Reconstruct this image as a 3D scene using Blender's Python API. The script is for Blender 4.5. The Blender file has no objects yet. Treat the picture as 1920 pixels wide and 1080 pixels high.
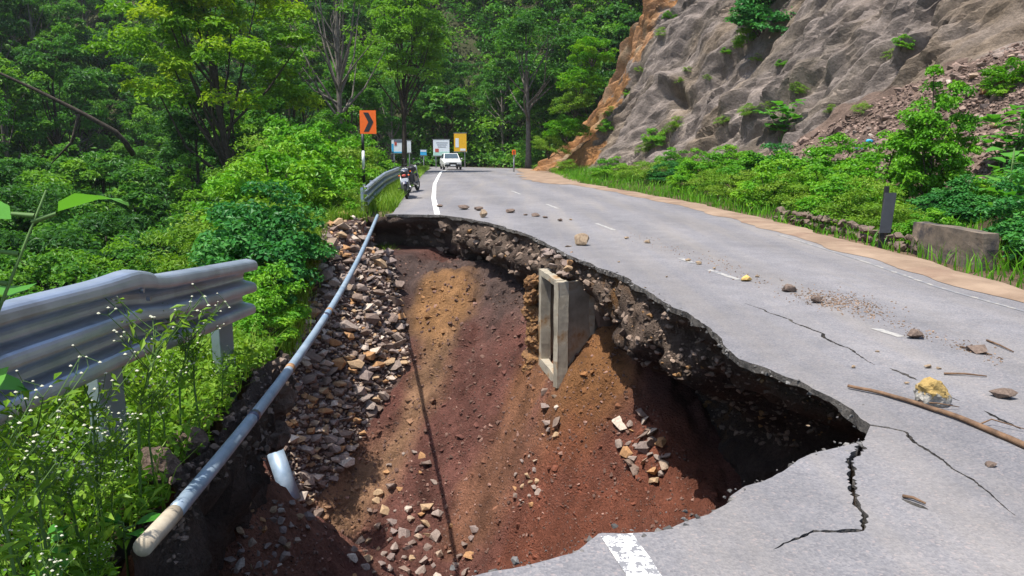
import bpy, bmesh, math, random
import numpy as np
from mathutils import Vector, Matrix
from mathutils.bvhtree import BVHTree
from mathutils.geometry import tessellate_polygon

# ------------------------------------------------------------------ camera, sky, sun, exposure
S = bpy.context.scene
COL = S.collection
F, HC = 1493.0, 1.8                       # focal length in photo pixels, eye height in metres
PITCH = math.atan(275.0 / F)
cam = bpy.data.objects.new('camera', bpy.data.cameras.new('camera'))
COL.objects.link(cam)
cam.location = (0, 0, HC)
cam.rotation_euler = (math.pi / 2 - PITCH, 0, 0)
cam.data.sensor_width = 36.0
cam.data.lens = 36.0 * F / 1920.0
cam.data.clip_start = 0.05
cam.data.clip_end = 1500
S.camera = cam

LD = Vector((0.285, 0.18, -0.94)).normalized()      # direction the sunlight travels
EL = math.asin(-LD.z)
AZ = math.atan2(-LD.x, -LD.y)
W = bpy.data.worlds.new('World'); S.world = W; W.use_nodes = True
wn = W.node_tree
bg = wn.nodes['Background']
sky = wn.nodes.new('ShaderNodeTexSky'); sky.sky_type = 'NISHITA'; sky.sun_disc = False
sky.sun_elevation = EL; sky.sun_rotation = AZ; sky.air_density = 1.0; sky.dust_density = 1.5
wn.links.new(sky.outputs[0], bg.inputs[0]); bg.inputs[1].default_value = 0.15
sun = bpy.data.objects.new('sun', bpy.data.lights.new('sun', 'SUN')); COL.objects.link(sun)
sun.data.energy = 4.7; sun.data.angle = math.radians(0.5); sun.data.color = (1.0, 0.955, 0.88)
sun.rotation_euler = (-LD).to_track_quat('Z', 'Y').to_euler()
sun.location = (-20, -10, 40)
S.view_settings.view_transform = 'Standard'; S.view_settings.look = 'None'
S.view_settings.gamma = 1.0; S.view_settings.exposure = 0.66
S.render.engine = 'CYCLES'
S.cycles.max_bounces = 6; S.cycles.diffuse_bounces = 3; S.cycles.glossy_bounces = 2
S.cycles.transmission_bounces = 3; S.cycles.transparent_max_bounces = 6
S.cycles.use_denoising = True
S.cycles.caustics_reflective = False; S.cycles.caustics_refractive = False

# ------------------------------------------------------------------ picking world points
FW = np.array([0, math.cos(PITCH), -math.sin(PITCH)]); UP = np.array([0, math.sin(PITCH), math.cos(PITCH)])
EYE = np.array([0, 0, HC])
def ray(px, py):
    return FW + np.array([(px - 960) / F, 0, 0]) + UP * ((540 - py) / F)
def G(px, py, z=0.0):
    d = ray(px, py); return EYE + d * ((z - HC) / d[2])
def A(px, py, Y):
    d = ray(px, py); return EYE + d * (Y / d[1])
def proj(v):
    q = np.asarray(v) - EYE
    dep = q @ FW
    dep = np.where(dep < 0.05, 0.05, dep)
    return 960 + F * q[..., 0] / dep, 540 - F * (q @ UP) / dep
def zroad(y):
    return -0.00030 * np.maximum(0, np.asarray(y) - 30.0) ** 2
def GR(px, py):
    z = 0.0
    for _ in range(12):
        p = G(px, py, z); z = float(zroad(min(p[1], 95)))
    return p
def inpoly(px, py, poly):
    r = np.zeros(np.shape(px), bool); n = len(poly)
    for i in range(n):
        x1, y1 = poly[i]; x2, y2 = poly[(i + 1) % n]
        if y1 == y2: continue
        c = ((y1 > py) != (y2 > py)) & (px < (x2 - x1) * (py - y1) / (y2 - y1) + x1)
        r ^= c
    return r
def segdist(P, poly):
    P = np.asarray(P); best = np.full(len(P), 1e9)
    for a, b in zip(poly[:-1], poly[1:]):
        a = np.asarray(a, float); b = np.asarray(b, float); ab = b - a
        t = np.clip(((P - a) @ ab) / (ab @ ab + 1e-9), 0, 1)
        best = np.minimum(best, np.linalg.norm(P - a - t[:, None] * ab, axis=1))
    return best
def sstep(a, b, x):
    t = np.clip((np.asarray(x) - a) / (b - a), 0, 1); return t * t * (3 - 2 * t)

# ------------------------------------------------------------------ noise
def _h(ix, iy, iz, seed):
    h = (ix.astype(np.int64) * 374761393 + iy.astype(np.int64) * 668265263 + iz.astype(np.int64) * 2147483647 + seed * 974634777) & 0xffffffff
    h = ((h ^ (h >> 13)) * 1274126177) & 0xffffffff
    h = ((h ^ (h >> 16)) * 2246822519) & 0xffffffff
    return ((h ^ (h >> 15)) & 0xffffff) / float(0xffffff)
def vn(p, seed=0):
    f = np.floor(p); t = p - f; t = t * t * (3 - 2 * t); i = f.astype(np.int64)
    out = 0
    for dx in (0, 1):
        wx = t[:, 0] if dx else 1 - t[:, 0]
        for dy in (0, 1):
            wy = t[:, 1] if dy else 1 - t[:, 1]
            for dz in (0, 1):
                wz = t[:, 2] if dz else 1 - t[:, 2]
                out = out + _h(i[:, 0] + dx, i[:, 1] + dy, i[:, 2] + dz, seed) * wx * wy * wz
    return out
def fbm(p, oc=4, seed=0, gain=0.5):
    p = np.asarray(p, float)
    if p.shape[1] == 2: p = np.column_stack([p, np.zeros(len(p))])
    a, s, tot = 1.0, 0, 0
    for k in range(oc):
        s = s + a * (vn(p, seed + k * 17) - 0.5); tot += a; a *= gain; p = p * 2.03 + 11.3
    return s / tot * 2

# ------------------------------------------------------------------ mesh helpers
def tri_mesh(name, V, T, mat=None, attrs=None, smooth=False, quads=False):
    V = np.asarray(V, np.float32); T = np.asarray(T, np.int32); k = T.shape[1]
    me = bpy.data.meshes.new(name)
    me.vertices.add(len(V)); me.vertices.foreach_set('co', V.ravel())
    me.loops.add(T.size); me.loops.foreach_set('vertex_index', T.ravel())
    me.polygons.add(len(T)); me.polygons.foreach_set('loop_start', np.arange(0, T.size, k, dtype=np.int32))
    me.update(calc_edges=True)
    me.polygons.foreach_set('use_smooth', np.full(len(T), smooth, bool))
    for an, av in (attrs or {}).items():
        av = np.asarray(av, np.float32)
        if av.ndim == 1:
            a = me.attributes.new(an, 'FLOAT', 'POINT'); a.data.foreach_set('value', av)
        else:
            if av.shape[1] == 3: av = np.column_stack([av, np.ones(len(av), np.float32)])
            a = me.attributes.new(an, 'FLOAT_COLOR', 'POINT'); a.data.foreach_set('color', av.ravel())
    if mat: me.materials.append(mat)
    return me
def py_mesh(name, V, Fc, mat=None, smooth=False):
    me = bpy.data.meshes.new(name); me.from_pydata([tuple(map(float, v)) for v in V], [], Fc); me.update()
    if smooth: me.polygons.foreach_set('use_smooth', [True] * len(me.polygons))
    if mat: me.materials.append(mat)
    return me
def obj(name, me, parent=None, loc=None, rot=None, scale=None):
    o = bpy.data.objects.new(name, me); COL.objects.link(o)
    if parent is not None: o.parent = parent
    if loc is not None: o.location = tuple(map(float, loc))
    if rot is not None: o.rotation_euler = rot
    if scale is not None: o.scale = scale if hasattr(scale, '__len__') else (scale,) * 3
    return o
def tag(o, label=None, cat=None, group=None, kind=None):
    if label: o['label'] = label
    if cat: o['category'] = cat
    if group: o['group'] = group
    if kind: o['kind'] = kind
    return o
def empty(name, loc=(0, 0, 0), rz=0.0):
    return obj(name, None, None, loc, (0, 0, rz))
def copy_tree(o, parent=None):
    c = o.copy(); COL.objects.link(c); c.parent = parent
    for ch in o.children: copy_tree(ch, c)
    return c
def grid_faces(nu, nv, closed_u=False):
    f = []
    I = np.arange(nu * nv).reshape(nu, nv)
    if closed_u: I = np.vstack([I, I[:1]])
    q = np.stack([I[:-1, :-1], I[1:, :-1], I[1:, 1:], I[:-1, 1:]], -1).reshape(-1, 4)
    return q
def frame_path(P):
    P = np.asarray(P, float); T = np.gradient(P, axis=0); T /= np.linalg.norm(T, axis=1)[:, None] + 1e-9
    up = np.array([0, 0, 1.0]) if abs(T[0, 2]) < 0.9 else np.array([1.0, 0, 0])
    N = []; n = np.cross(T[0], up); n /= np.linalg.norm(n)
    for t in T:
        n = n - t * (n @ t); n /= np.linalg.norm(n) + 1e-9; N.append(n.copy())
    N = np.array(N); B = np.cross(T, N); return P, T, N, B
def tube_arr(P, R, k=8, caps=True):
    P, T, N, B = frame_path(P); R = np.broadcast_to(np.asarray(R, float), (len(P),))
    a = np.linspace(0, 2 * np.pi, k, endpoint=False)
    V = (P[:, None] + R[:, None, None] * (np.cos(a)[None, :, None] * N[:, None] + np.sin(a)[None, :, None] * B[:, None])).reshape(-1, 3)
    n = len(P); I = np.arange(n * k).reshape(n, k); J = np.roll(I, -1, 1)
    q = np.stack([I[:-1], J[:-1], J[1:], I[1:]], -1).reshape(-1, 4)
    t = np.vstack([q[:, [0, 1, 2]], q[:, [0, 2, 3]]])
    if caps:
        V = np.vstack([V, P[:1], P[-1:]])
        a0, a1 = len(V) - 2, len(V) - 1
        t = np.vstack([t, [[a0, I[0, (j + 1) % k], I[0, j]] for j in range(k)], [[a1, I[-1, j], I[-1, (j + 1) % k]] for j in range(k)]])
    return V, t
def join_arr(parts):
    Vs, Ts, o = [], [], 0
    for v, t in parts:
        Vs.append(v); Ts.append(np.asarray(t) + o); o += len(v)
    return np.vstack(Vs), np.vstack(Ts)
def tube(name, P, R, mat, k=8, parent=None, smooth=True):
    v, t = tube_arr(P, R, k); return obj(name, tri_mesh(name, v, t, mat, smooth=smooth), parent)
def box_arr(c, s, R=None):
    c = np.asarray(c, float); s = np.asarray(s, float) / 2
    v = np.array([[x, y, z] for x in (-1, 1) for y in (-1, 1) for z in (-1, 1)], float) * s
    if R is not None: v = v @ np.asarray(R).T
    q = np.array([[0, 1, 3, 2], [4, 6, 7, 5], [0, 4, 5, 1], [2, 3, 7, 6], [0, 2, 6, 4], [1, 5, 7, 3]])
    return v + c, np.vstack([q[:, [0, 1, 2]], q[:, [0, 2, 3]]])
def box(name, c, s, mat, parent=None, bev=0.0, R=None):
    bm = bmesh.new(); v, t = box_arr((0, 0, 0), s)
    bmesh.ops.create_cube(bm, size=1)
    bmesh.ops.scale(bm, vec=Vector(s), verts=bm.verts)
    if bev: bmesh.ops.bevel(bm, geom=bm.edges[:], offset=bev, segments=2, affect='EDGES')
    if R is not None: bmesh.ops.transform(bm, matrix=Matrix(R).to_4x4(), verts=bm.verts)
    bmesh.ops.translate(bm, vec=Vector(tuple(map(float, c))), verts=bm.verts)
    me = bpy.data.meshes.new(name); bm.to_mesh(me); bm.free(); me.materials.append(mat)
    return obj(name, me, parent)
def rotz(a):
    c, s = math.cos(a), math.sin(a); return np.array([[c, -s, 0], [s, c, 0], [0, 0, 1]])

# ------------------------------------------------------------------ materials
def newmat(name):
    m = bpy.data.materials.new(name); m.use_nodes = True; nt = m.node_tree
    return m, nt, nt.nodes['Principled BSDF']
def nd(nt, typ, **kw):
    n = nt.nodes.new(typ)
    for k, v in kw.items():
        if k.startswith('i_'): n.inputs[k[2:].replace('_', ' ')].default_value = v
        else: setattr(n, k, v)
    return n
def coords(nt, kind='Object'):
    return nt.nodes.new('ShaderNodeTexCoord').outputs[kind]
def noise(nt, co, scale, detail=6, rough=0.6, dist=0.0):
    n = nd(nt, 'ShaderNodeTexNoise'); n.inputs['Scale'].default_value = scale; n.inputs['Detail'].default_value = detail
    n.inputs['Roughness'].default_value = rough; n.inputs['Distortion'].default_value = dist
    if co is not None: nt.links.new(co, n.inputs['Vector'])
    return n.outputs['Fac']
def ramp(nt, fac, stops, interp='LINEAR'):
    r = nt.nodes.new('ShaderNodeValToRGB'); r.color_ramp.interpolation = interp
    e = r.color_ramp.elements
    while len(e) < len(stops): e.new(0.5)
    for el, (p, c) in zip(e, stops):
        el.position = p; el.color = (*c, 1) if len(c) == 3 else c
    nt.links.new(fac, r.inputs[0]); return r.outputs[0]
def mixc(nt, fac, a, b, mode='MIX'):
    m = nt.nodes.new('ShaderNodeMix'); m.data_type = 'RGBA'; m.blend_type = mode
    for sock, val in ((m.inputs[0], fac), (m.inputs[6], a), (m.inputs[7], b)):
        if isinstance(val, (int, float)): sock.default_value = val
        elif isinstance(val, tuple): sock.default_value = (*val, 1) if len(val) == 3 else val
        else: nt.links.new(val, sock)
    return m.outputs[2]
def bump(nt, bs, h, strength, dist):
    b = nt.nodes.new('ShaderNodeBump'); b.inputs['Strength'].default_value = strength; b.inputs['Distance'].default_value = dist
    nt.links.new(h, b.inputs['Height']); nt.links.new(b.outputs[0], bs.inputs['Normal']); return b
def noise_mat(name, c1, c2, scale=5, rough=0.8, bs=0.3, bd=0.02, metal=0.0, c3=None, s2=None, spec=0.3, lo=0.35, hi=0.65):
    m, nt, p = newmat(name); co = coords(nt)
    n1 = noise(nt, co, scale)
    c = ramp(nt, n1, [(lo, c1), (hi, c2)])
    if c3 is not None:
        c = mixc(nt, ramp(nt, noise(nt, co, s2 or scale * 0.3), [(0.52, (0, 0, 0)), (0.64, (1, 1, 1))]), c, c3)
    nt.links.new(c, p.inputs['Base Color']); p.inputs['Roughness'].default_value = rough; p.inputs['Metallic'].default_value = metal
    p.inputs['Specular IOR Level'].default_value = spec
    if bs: bump(nt, p, noise(nt, co, scale * 4, 8, 0.65), bs, bd)
    return m
def attr_mat(name, scale=3.0, amp=(0.6, 1.35), fine=40, rough=0.95, bs=0.6, bd=0.04, spec=0.15):
    m, nt, p = newmat(name); co = coords(nt)
    a = nd(nt, 'ShaderNodeAttribute', attribute_name='Col').outputs['Color']
    n1 = noise(nt, co, scale, 8, 0.65); n2 = noise(nt, co, fine, 4, 0.7)
    v1 = ramp(nt, n1, [(0.3, (amp[0],) * 3), (0.7, (amp[1],) * 3)])
    v2 = ramp(nt, n2, [(0.3, (0.72,) * 3), (0.72, (1.28,) * 3)])
    c = mixc(nt, 1.0, mixc(nt, 1.0, a, v1, 'MULTIPLY'), v2, 'MULTIPLY')
    nt.links.new(c, p.inputs['Base Color']); p.inputs['Roughness'].default_value = rough
    p.inputs['Specular IOR Level'].default_value = spec
    mth = nd(nt, 'ShaderNodeMath', operation='ADD'); nt.links.new(noise(nt, co, fine * 0.35, 10, 0.7), mth.inputs[0]); nt.links.new(n2, mth.inputs[1])
    bump(nt, p, mth.outputs[0], bs, bd)
    return m
def leaf_mat(name, dark, mid, light, trans=0.3, rough=0.45, vary=0.25, spec=0.18):
    m, nt, p = newmat(name)
    a = nd(nt, 'ShaderNodeAttribute', attribute_name='tint').outputs['Fac']
    r = nt.nodes.new('ShaderNodeObjectInfo').outputs['Random']
    ma = nd(nt, 'ShaderNodeMath', operation='MULTIPLY_ADD'); nt.links.new(r, ma.inputs[0]); ma.inputs[1].default_value = vary; ma.inputs[2].default_value = -vary / 2
    ad = nd(nt, 'ShaderNodeMath', operation='ADD'); nt.links.new(a, ad.inputs[0]); nt.links.new(ma.outputs[0], ad.inputs[1])
    c = ramp(nt, ad.outputs[0], [(0.0, dark), (0.5, mid), (1.0, light)])
    nt.links.new(c, p.inputs['Base Color']); p.inputs['Roughness'].default_value = rough; p.inputs['Specular IOR Level'].default_value = spec
    tr = nt.nodes.new('ShaderNodeBsdfTranslucent')
    tc = mixc(nt, 1.0, c, (1.3, 1.35, 0.5), 'MULTIPLY'); nt.links.new(tc, tr.inputs[0])
    mx = nt.nodes.new('ShaderNodeMixShader'); mx.inputs[0].default_value = trans
    nt.links.new(p.outputs[0], mx.inputs[1]); nt.links.new(tr.outputs[0], mx.inputs[2])
    nt.links.new(mx.outputs[0], nt.nodes['Material Output'].inputs[0])
    return m
def plain(name, c, rough=0.5, metal=0.0, spec=0.4, var=0.12, scale=8):
    return noise_mat(name, tuple(x * (1 - var) for x in c), tuple(min(1, x * (1 + var)) for x in c), scale, rough, 0.08, 0.004, metal, spec=spec)

MT = {}
MT['soil'] = attr_mat('soil', 1.6, (0.55, 1.45), 30, bs=1.0, bd=0.10)
MT['rockface'] = attr_mat('rockface', 1.3, (0.45, 1.2), 12, bs=0.8, bd=0.05, rough=0.9)
MT['terrain'] = attr_mat('terrain', 0.3, (0.6, 1.3), 4, bs=0.6, bd=0.2)
MT['stonebits'] = attr_mat('stonebits', 6, (0.75, 1.2), 40, bs=0.5, bd=0.02)
MT['leaf_forest'] = leaf_mat('leaf_forest', (0.036, 0.11, 0.024), (0.065, 0.20, 0.026), (0.15, 0.31, 0.024), vary=0.6, trans=0.38)
MT['leaf_yellow'] = leaf_mat('leaf_yellow', (0.075, 0.2, 0.012), (0.145, 0.3, 0.014), (0.27, 0.38, 0.016), vary=0.1, trans=0.38)
MT['leaf_bush'] = leaf_mat('leaf_bush', (0.055, 0.2, 0.012), (0.11, 0.31, 0.016), (0.2, 0.38, 0.022), vary=0.4)
MT['leaf_blue'] = leaf_mat('leaf_blue', (0.025, 0.125, 0.03), (0.045, 0.2, 0.04), (0.09, 0.27, 0.05), vary=0.2)
MT['leaf_weed'] = leaf_mat('leaf_weed', (0.075, 0.17, 0.014), (0.135, 0.27, 0.018), (0.24, 0.35, 0.045), vary=0.2)
MT['leaf_big'] = leaf_mat('leaf_big', (0.04, 0.18, 0.02), (0.08, 0.27, 0.03), (0.14, 0.34, 0.06), vary=0.2, trans=0.35)
MT['flower'] = plain('flower_white', (0.5, 0.5, 0.38), 0.8)
MT['bark'] = noise_mat('bark', (0.035, 0.027, 0.02), (0.075, 0.06, 0.045), 6, 0.95, 0.6, 0.03)
MT['bark_grey'] = noise_mat('bark_grey', (0.1, 0.09, 0.075), (0.19, 0.165, 0.14), 6, 0.95, 0.6, 0.03)
MT['stem'] = plain('stem', (0.07, 0.14, 0.03), 0.7)
MT['twig'] = noise_mat('twig', (0.09, 0.055, 0.035), (0.2, 0.12, 0.07), 14, 0.9, 0.5, 0.01)

def asphalt_mat():
    m, nt, p = newmat('asphalt'); co = coords(nt)
    big = noise(nt, co, 0.35, 4, 0.5); mid = noise(nt, co, 3.0, 6, 0.6)
    vor = nd(nt, 'ShaderNodeTexVoronoi'); vor.inputs['Scale'].default_value = 75; nt.links.new(co, vor.inputs['Vector'])
    base = ramp(nt, big, [(0.3, (0.155, 0.152, 0.162)), (0.7, (0.197, 0.192, 0.2))])
    base = mixc(nt, 1.0, base, ramp(nt, mid, [(0.3, (0.88,) * 3), (0.7, (1.1,) * 3)]), 'MULTIPLY')
    hs = nd(nt, 'ShaderNodeSeparateColor'); nt.links.new(vor.outputs['Color'], hs.inputs[0])
    ag = ramp(nt, hs.outputs[0], [(0.0, (0.74, 0.74, 0.76)), (0.5, (1.0, 1.0, 1.0)), (0.93, (1.22, 1.18, 1.14)), (1.0, (1.5, 1.3, 1.2))])
    base = mixc(nt, 0.8, base, mixc(nt, 1.0, base, ag, 'MULTIPLY'))
    geo = nt.nodes.new('ShaderNodeNewGeometry'); sep = nd(nt, 'ShaderNodeSeparateXYZ'); nt.links.new(geo.outputs['True Normal'], sep.inputs[0])
    side = nd(nt, 'ShaderNodeMath', operation='LESS_THAN'); nt.links.new(sep.outputs[2], side.inputs[0]); side.inputs[1].default_value = 0.6
    brk = ramp(nt, noise(nt, co, 18, 6, 0.7), [(0.35, (0.045, 0.043, 0.042)), (0.62, (0.15, 0.135, 0.12))])
    sm_ = ramp(nt, noise(nt, co, 0.9, 6, 0.65), [(0.52, (0, 0, 0)), (0.72, (0.35,) * 3)]); base = mixc(nt, sm_, base, (0.122, 0.12, 0.125))
    base = mixc(nt, side.outputs[0], base, brk)       # fresh bituminous break, not weathered
    # dusty long streaks along the lanes
    mp = nd(nt, 'ShaderNodeMapping'); mp.inputs['Scale'].default_value = (1.6, 0.10, 1); mp.inputs['Rotation'].default_value = (0, 0, -0.15); nt.links.new(co, mp.inputs[0])
    st = ramp(nt, noise(nt, mp.outputs[0], 1.0, 5, 0.6), [(0.46, (0, 0, 0)), (0.76, (0.62,) * 3)])
    base = mixc(nt, mixc(nt, side.outputs[0], st, (0, 0, 0)), base, (0.25, 0.222, 0.192))
    wv = nd(nt, 'ShaderNodeTexWave', wave_type='BANDS', bands_direction='X'); mp2 = nd(nt, 'ShaderNodeMapping'); mp2.inputs['Rotation'].default_value = (0, 0, -0.15); nt.links.new(co, mp2.inputs[0]); nt.links.new(mp2.outputs[0], wv.inputs['Vector']); wv.inputs['Scale'].default_value = 0.19; wv.inputs['Distortion'].default_value = 1.2; wv.inputs['Detail'].default_value = 3
    base = mixc(nt, 1.0, base, ramp(nt, wv.outputs['Fac'], [(0.0, (0.93,) * 3), (1.0, (1.07,) * 3)]), 'MULTIPLY')
    nt.links.new(base, p.inputs['Base Color']); p.inputs['Roughness'].default_value = 0.9; p.inputs['Specular IOR Level'].default_value = 0.2
    ds = nd(nt, 'ShaderNodeMath', operation='ADD'); nt.links.new(vor.outputs['Distance'], ds.inputs[0]); nt.links.new(mid, ds.inputs[1])
    bump(nt, p, ds.outputs[0], 0.5, 0.006)
    return m
MT['asphalt'] = asphalt_mat()
def paint_mat(name, wear, scale, white=(0.7, 0.69, 0.66)):
    m, nt, p = newmat(name); co = coords(nt)
    n = noise(nt, co, scale, 5, 0.7)
    c = ramp(nt, n, [(wear - 0.02, (0.18, 0.18, 0.19)), (wear + 0.02, white)])
    nt.links.new(c, p.inputs['Base Color']); p.inputs['Roughness'].default_value = 0.7
    return m
MT['paint'] = paint_mat('road_paint', 0.49, 22)
MT['paint_far'] = paint_mat('road_paint_far', 0.34, 6)
MT['paint_dash'] = paint_mat('road_paint_dash', 0.47, 9, (0.34, 0.325, 0.3))
MT['paint_cream'] = plain('cream_paint', (0.78, 0.72, 0.56), 0.7)
MT['dust'] = noise_mat('dust', (0.19, 0.13, 0.088), (0.3, 0.215, 0.15), 1.3, 0.95, 0.5, 0.02, c3=(0.2, 0.13, 0.09), s2=0.7)
MT['concrete'] = noise_mat('concrete', (0.24, 0.21, 0.16), (0.42, 0.38, 0.3), 2.6, 0.92, 0.5, 0.012, c3=(0.25, 0.15, 0.07), s2=2.4)
MT['concrete_old'] = noise_mat('concrete_old', (0.07, 0.06, 0.05), (0.22, 0.17, 0.125), 1.9, 0.95, 0.6, 0.02, c3=(0.05, 0.045, 0.045), s2=2.2)
MT['galv'] = noise_mat('galvanised_steel', (0.40, 0.46, 0.55), (0.56, 0.62, 0.72), 3.0, 0.4, 0.12, 0.004, metal=0.8, c3=(0.36, 0.39, 0.44), s2=1.4, spec=0.5)
MT['pipe'] = noise_mat('pipe_coating', (0.2, 0.27, 0.34), (0.33, 0.4, 0.47), 4, 0.45, 0.1, 0.003, metal=0.25, c3=(0.22, 0.32, 0.44), s2=2.2)
MT['pipe_end'] = noise_mat('pipe_end', (0.36, 0.3, 0.22), (0.5, 0.44, 0.34), 8, 0.8, 0.3, 0.004)
MT['rust'] = noise_mat('rust', (0.22, 0.11, 0.05), (0.42, 0.26, 0.14), 12, 0.9, 0.3, 0.004)
MT['black'] = plain('black_paint', (0.02, 0.02, 0.022), 0.5)
MT['white'] = plain('white_paint', (0.76, 0.77, 0.78), 0.45, var=0.05)
MT['orange'] = plain('orange_sheeting', (0.86, 0.14, 0.012), 0.45, var=0.04)
MT['yellow'] = plain('yellow_board', (0.8, 0.45, 0.02), 0.5, var=0.05)
MT['blue'] = plain('blue_board', (0.05, 0.42, 0.72), 0.5, var=0.05)
MT['board_white'] = plain('board_white', (0.74, 0.8, 0.84), 0.5, var=0.04)
MT['board_green'] = plain('board_green', (0.45, 0.72, 0.62), 0.5, var=0.06)
MT['red'] = plain('red_print', (0.5, 0.08, 0.06), 0.5)
MT['steel'] = plain('steel', (0.35, 0.35, 0.36), 0.35, 0.8)
MT['rubber'] = plain('rubber', (0.02, 0.02, 0.02), 0.85)
MT['glass'] = plain('dark_glass', (0.05, 0.075, 0.09), 0.08, spec=0.8)
MT['lamp'] = plain('lamp_glass', (0.7, 0.7, 0.68), 0.15, spec=0.8)
MT['carpaint'] = plain('car_white', (0.72, 0.72, 0.7), 0.25, spec=0.6, var=0.03)
MT['tank'] = plain('tank_blue', (0.045, 0.05, 0.09), 0.3, spec=0.6)
MT['cable'] = plain('cable', (0.03, 0.03, 0.03), 0.7)
MT['soilplain'] = noise_mat('soil_clod', (0.09, 0.06, 0.045), (0.18, 0.13, 0.1), 4, 0.95, 0.8, 0.03)
def stone_mat(name, stops):
    m, nt, p = newmat(name); co = coords(nt)
    r = nt.nodes.new('ShaderNodeObjectInfo').outputs['Random']
    c = ramp(nt, r, stops, 'CONSTANT')
    n = noise(nt, co, 9, 6, 0.65)
    c = mixc(nt, 1.0, c, ramp(nt, n, [(0.3, (0.65,) * 3), (0.7, (1.25,) * 3)]), 'MULTIPLY')
    nt.links.new(c, p.inputs['Base Color']); p.inputs['Roughness'].default_value = 0.9; p.inputs['Specular IOR Level'].default_value = 0.2
    bump(nt, p, noise(nt, co, 22, 8, 0.7), 0.5, 0.02)
    return m
SCOL = [(0.27, 0.21, 0.175), (0.19, 0.14, 0.115), (0.35, 0.26, 0.19), (0.22, 0.17, 0.15), (0.38, 0.26, 0.155), (0.29, 0.23, 0.195), (0.47, 0.39, 0.32), (0.2, 0.145, 0.115), (0.36, 0.2, 0.095), (0.25, 0.195, 0.165)]
MT['stone'] = stone_mat('stone', [(i / 10, c) for i, c in enumerate(SCOL)])
MT['roadrock'] = noise_mat('road_rock', (0.2, 0.14, 0.09), (0.36, 0.27, 0.18), 9, 0.9, 0.6, 0.01)
MT['darkrock'] = noise_mat('dark_rock', (0.1, 0.07, 0.055), (0.19, 0.14, 0.11), 9, 0.9, 0.6, 0.01)

# ------------------------------------------------------------------ rim of the washout, road outline
def resample(P, step):
    P = np.asarray(P, float); d = np.r_[0, np.cumsum(np.linalg.norm(np.diff(P, axis=0), axis=1))]
    n = max(2, int(d[-1] / step)); t = np.linspace(0, d[-1], n + 1)
    return np.column_stack([np.interp(t, d, P[:, k]) for k in range(P.shape[1])])
RIM_FAR_PX = [(722, 402), (760, 402), (820, 403), (870, 408), (930, 420), (985, 438), (1040, 463), (1100, 492), (1170, 518), (1230, 552), (1290, 587), (1340, 622), (1390, 668), (1412, 694), (1438, 690), (1480, 705), (1540, 733), (1600, 764), (1628, 793)]
RIM_NEAR_PX = [(1606, 830), (1570, 838), (1538, 846), (1500, 868), (1455, 896), (1390, 922), (1366, 942), (1340, 960), (1290, 984), (1240, 998), (1190, 1003), (1135, 1000), (1105, 1024), (1030, 1048), (950, 1064), (880, 1076)]
rim_far = np.array([G(*p)[:2] for p in RIM_FAR_PX]); rim_near = np.array([G(*p)[:2] for p in RIM_NEAR_PX])
rim_near = np.vstack([rim_near, [[-0.55, 2.72], [-0.9, 2.3], [-1.15, 1.7]]])
def jag(P, amp, seed, step=0.05):
    Q = resample(P, step); n = fbm(np.column_stack([Q * 5, np.zeros(len(Q))]), 4, seed); m = fbm(np.column_stack([Q * 5 + 50, np.zeros(len(Q))]), 4, seed + 5)
    e = np.minimum(1, np.minimum(np.arange(len(Q)), np.arange(len(Q))[::-1]) / 4.0)
    return Q + np.column_stack([n, m]) * amp * e[:, None]
rim_far_j = jag(jag(rim_far, 0.10, 3, 0.45), 0.035, 4, 0.03); rim_near_j = jag(jag(rim_near, 0.05, 9, 0.12), 0.022, 8, 0.025)
def crack(pts, w, seed):
    """closed outline of a crack that tapers from width w to nothing"""
    Q = jag(jag(np.array([G(*p)[:2] for p in pts]), 0.10, seed, 0.1), 0.03, seed + 1, 0.022)
    T = np.gradient(Q, axis=0); T /= np.linalg.norm(T, axis=1)[:, None]; N = np.column_stack([-T[:, 1], T[:, 0]])
    k = np.linspace(0, 1, len(Q)); ww = w * (1 - k) ** 0.6 * (0.35 + 1.2 * _h(np.arange(len(Q)), np.zeros(len(Q), int), np.zeros(len(Q), int), seed)) + 0.002
    return Q + N * ww[:, None] / 2, Q - N * ww[:, None] / 2
def closed_crack(pts, w, seed):
    Q = jag(jag(np.array([G(*p)[:2] for p in pts]), 0.12, seed, 0.12), 0.03, seed + 1, 0.03)
    T = np.gradient(Q, axis=0); T /= np.linalg.norm(T, axis=1)[:, None]; N = np.column_stack([-T[:, 1], T[:, 0]])
    k = np.linspace(0, 1, len(Q)); ww = w * np.sin(np.pi * np.clip(k, 0.01, 0.99)) ** 0.5 * (0.4 + 1.0 * _h(np.arange(len(Q)), np.zeros(len(Q), int), np.zeros(len(Q), int), seed)) + 0.002
    return np.vstack([Q + N * ww[:, None] / 2, (Q - N * ww[:, None] / 2)[::-1]])
cA_l, cA_r = crack([(1632, 797), (1690, 805), (1745, 845), (1800, 880), (1850, 925), (1905, 968)], 0.026, 21)
cB_l, cB_r = crack([(1616, 822), (1606, 870), (1604, 900), (1632, 935), (1634, 965), (1608, 992), (1540, 1000), (1450, 1030)], 0.05, 33)
HOLES = [closed_crack([(1395, 568), (1480, 600), (1560, 636), (1640, 684)], 0.03, 41), closed_crack([(1668, 690), (1720, 713)], 0.04, 43),
         closed_crack([(1770, 738), (1800, 752)], 0.03, 44), closed_crack([(1845, 770), (1915, 805)], 0.03, 45),
         closed_crack([(1690, 935), (1740, 955)], 0.03, 46)]
EDGE_R_PX = [(1840, 541), (1700, 496), (1550, 452), (1400, 411), (1280, 383), (1150, 357), (1050, 340)]
edge_r = np.array([GR(*p)[:2] for p in EDGE_R_PX]); YS = 24.0
er_y, er_x = edge_r[:, 1] , edge_r[:, 0]
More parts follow.
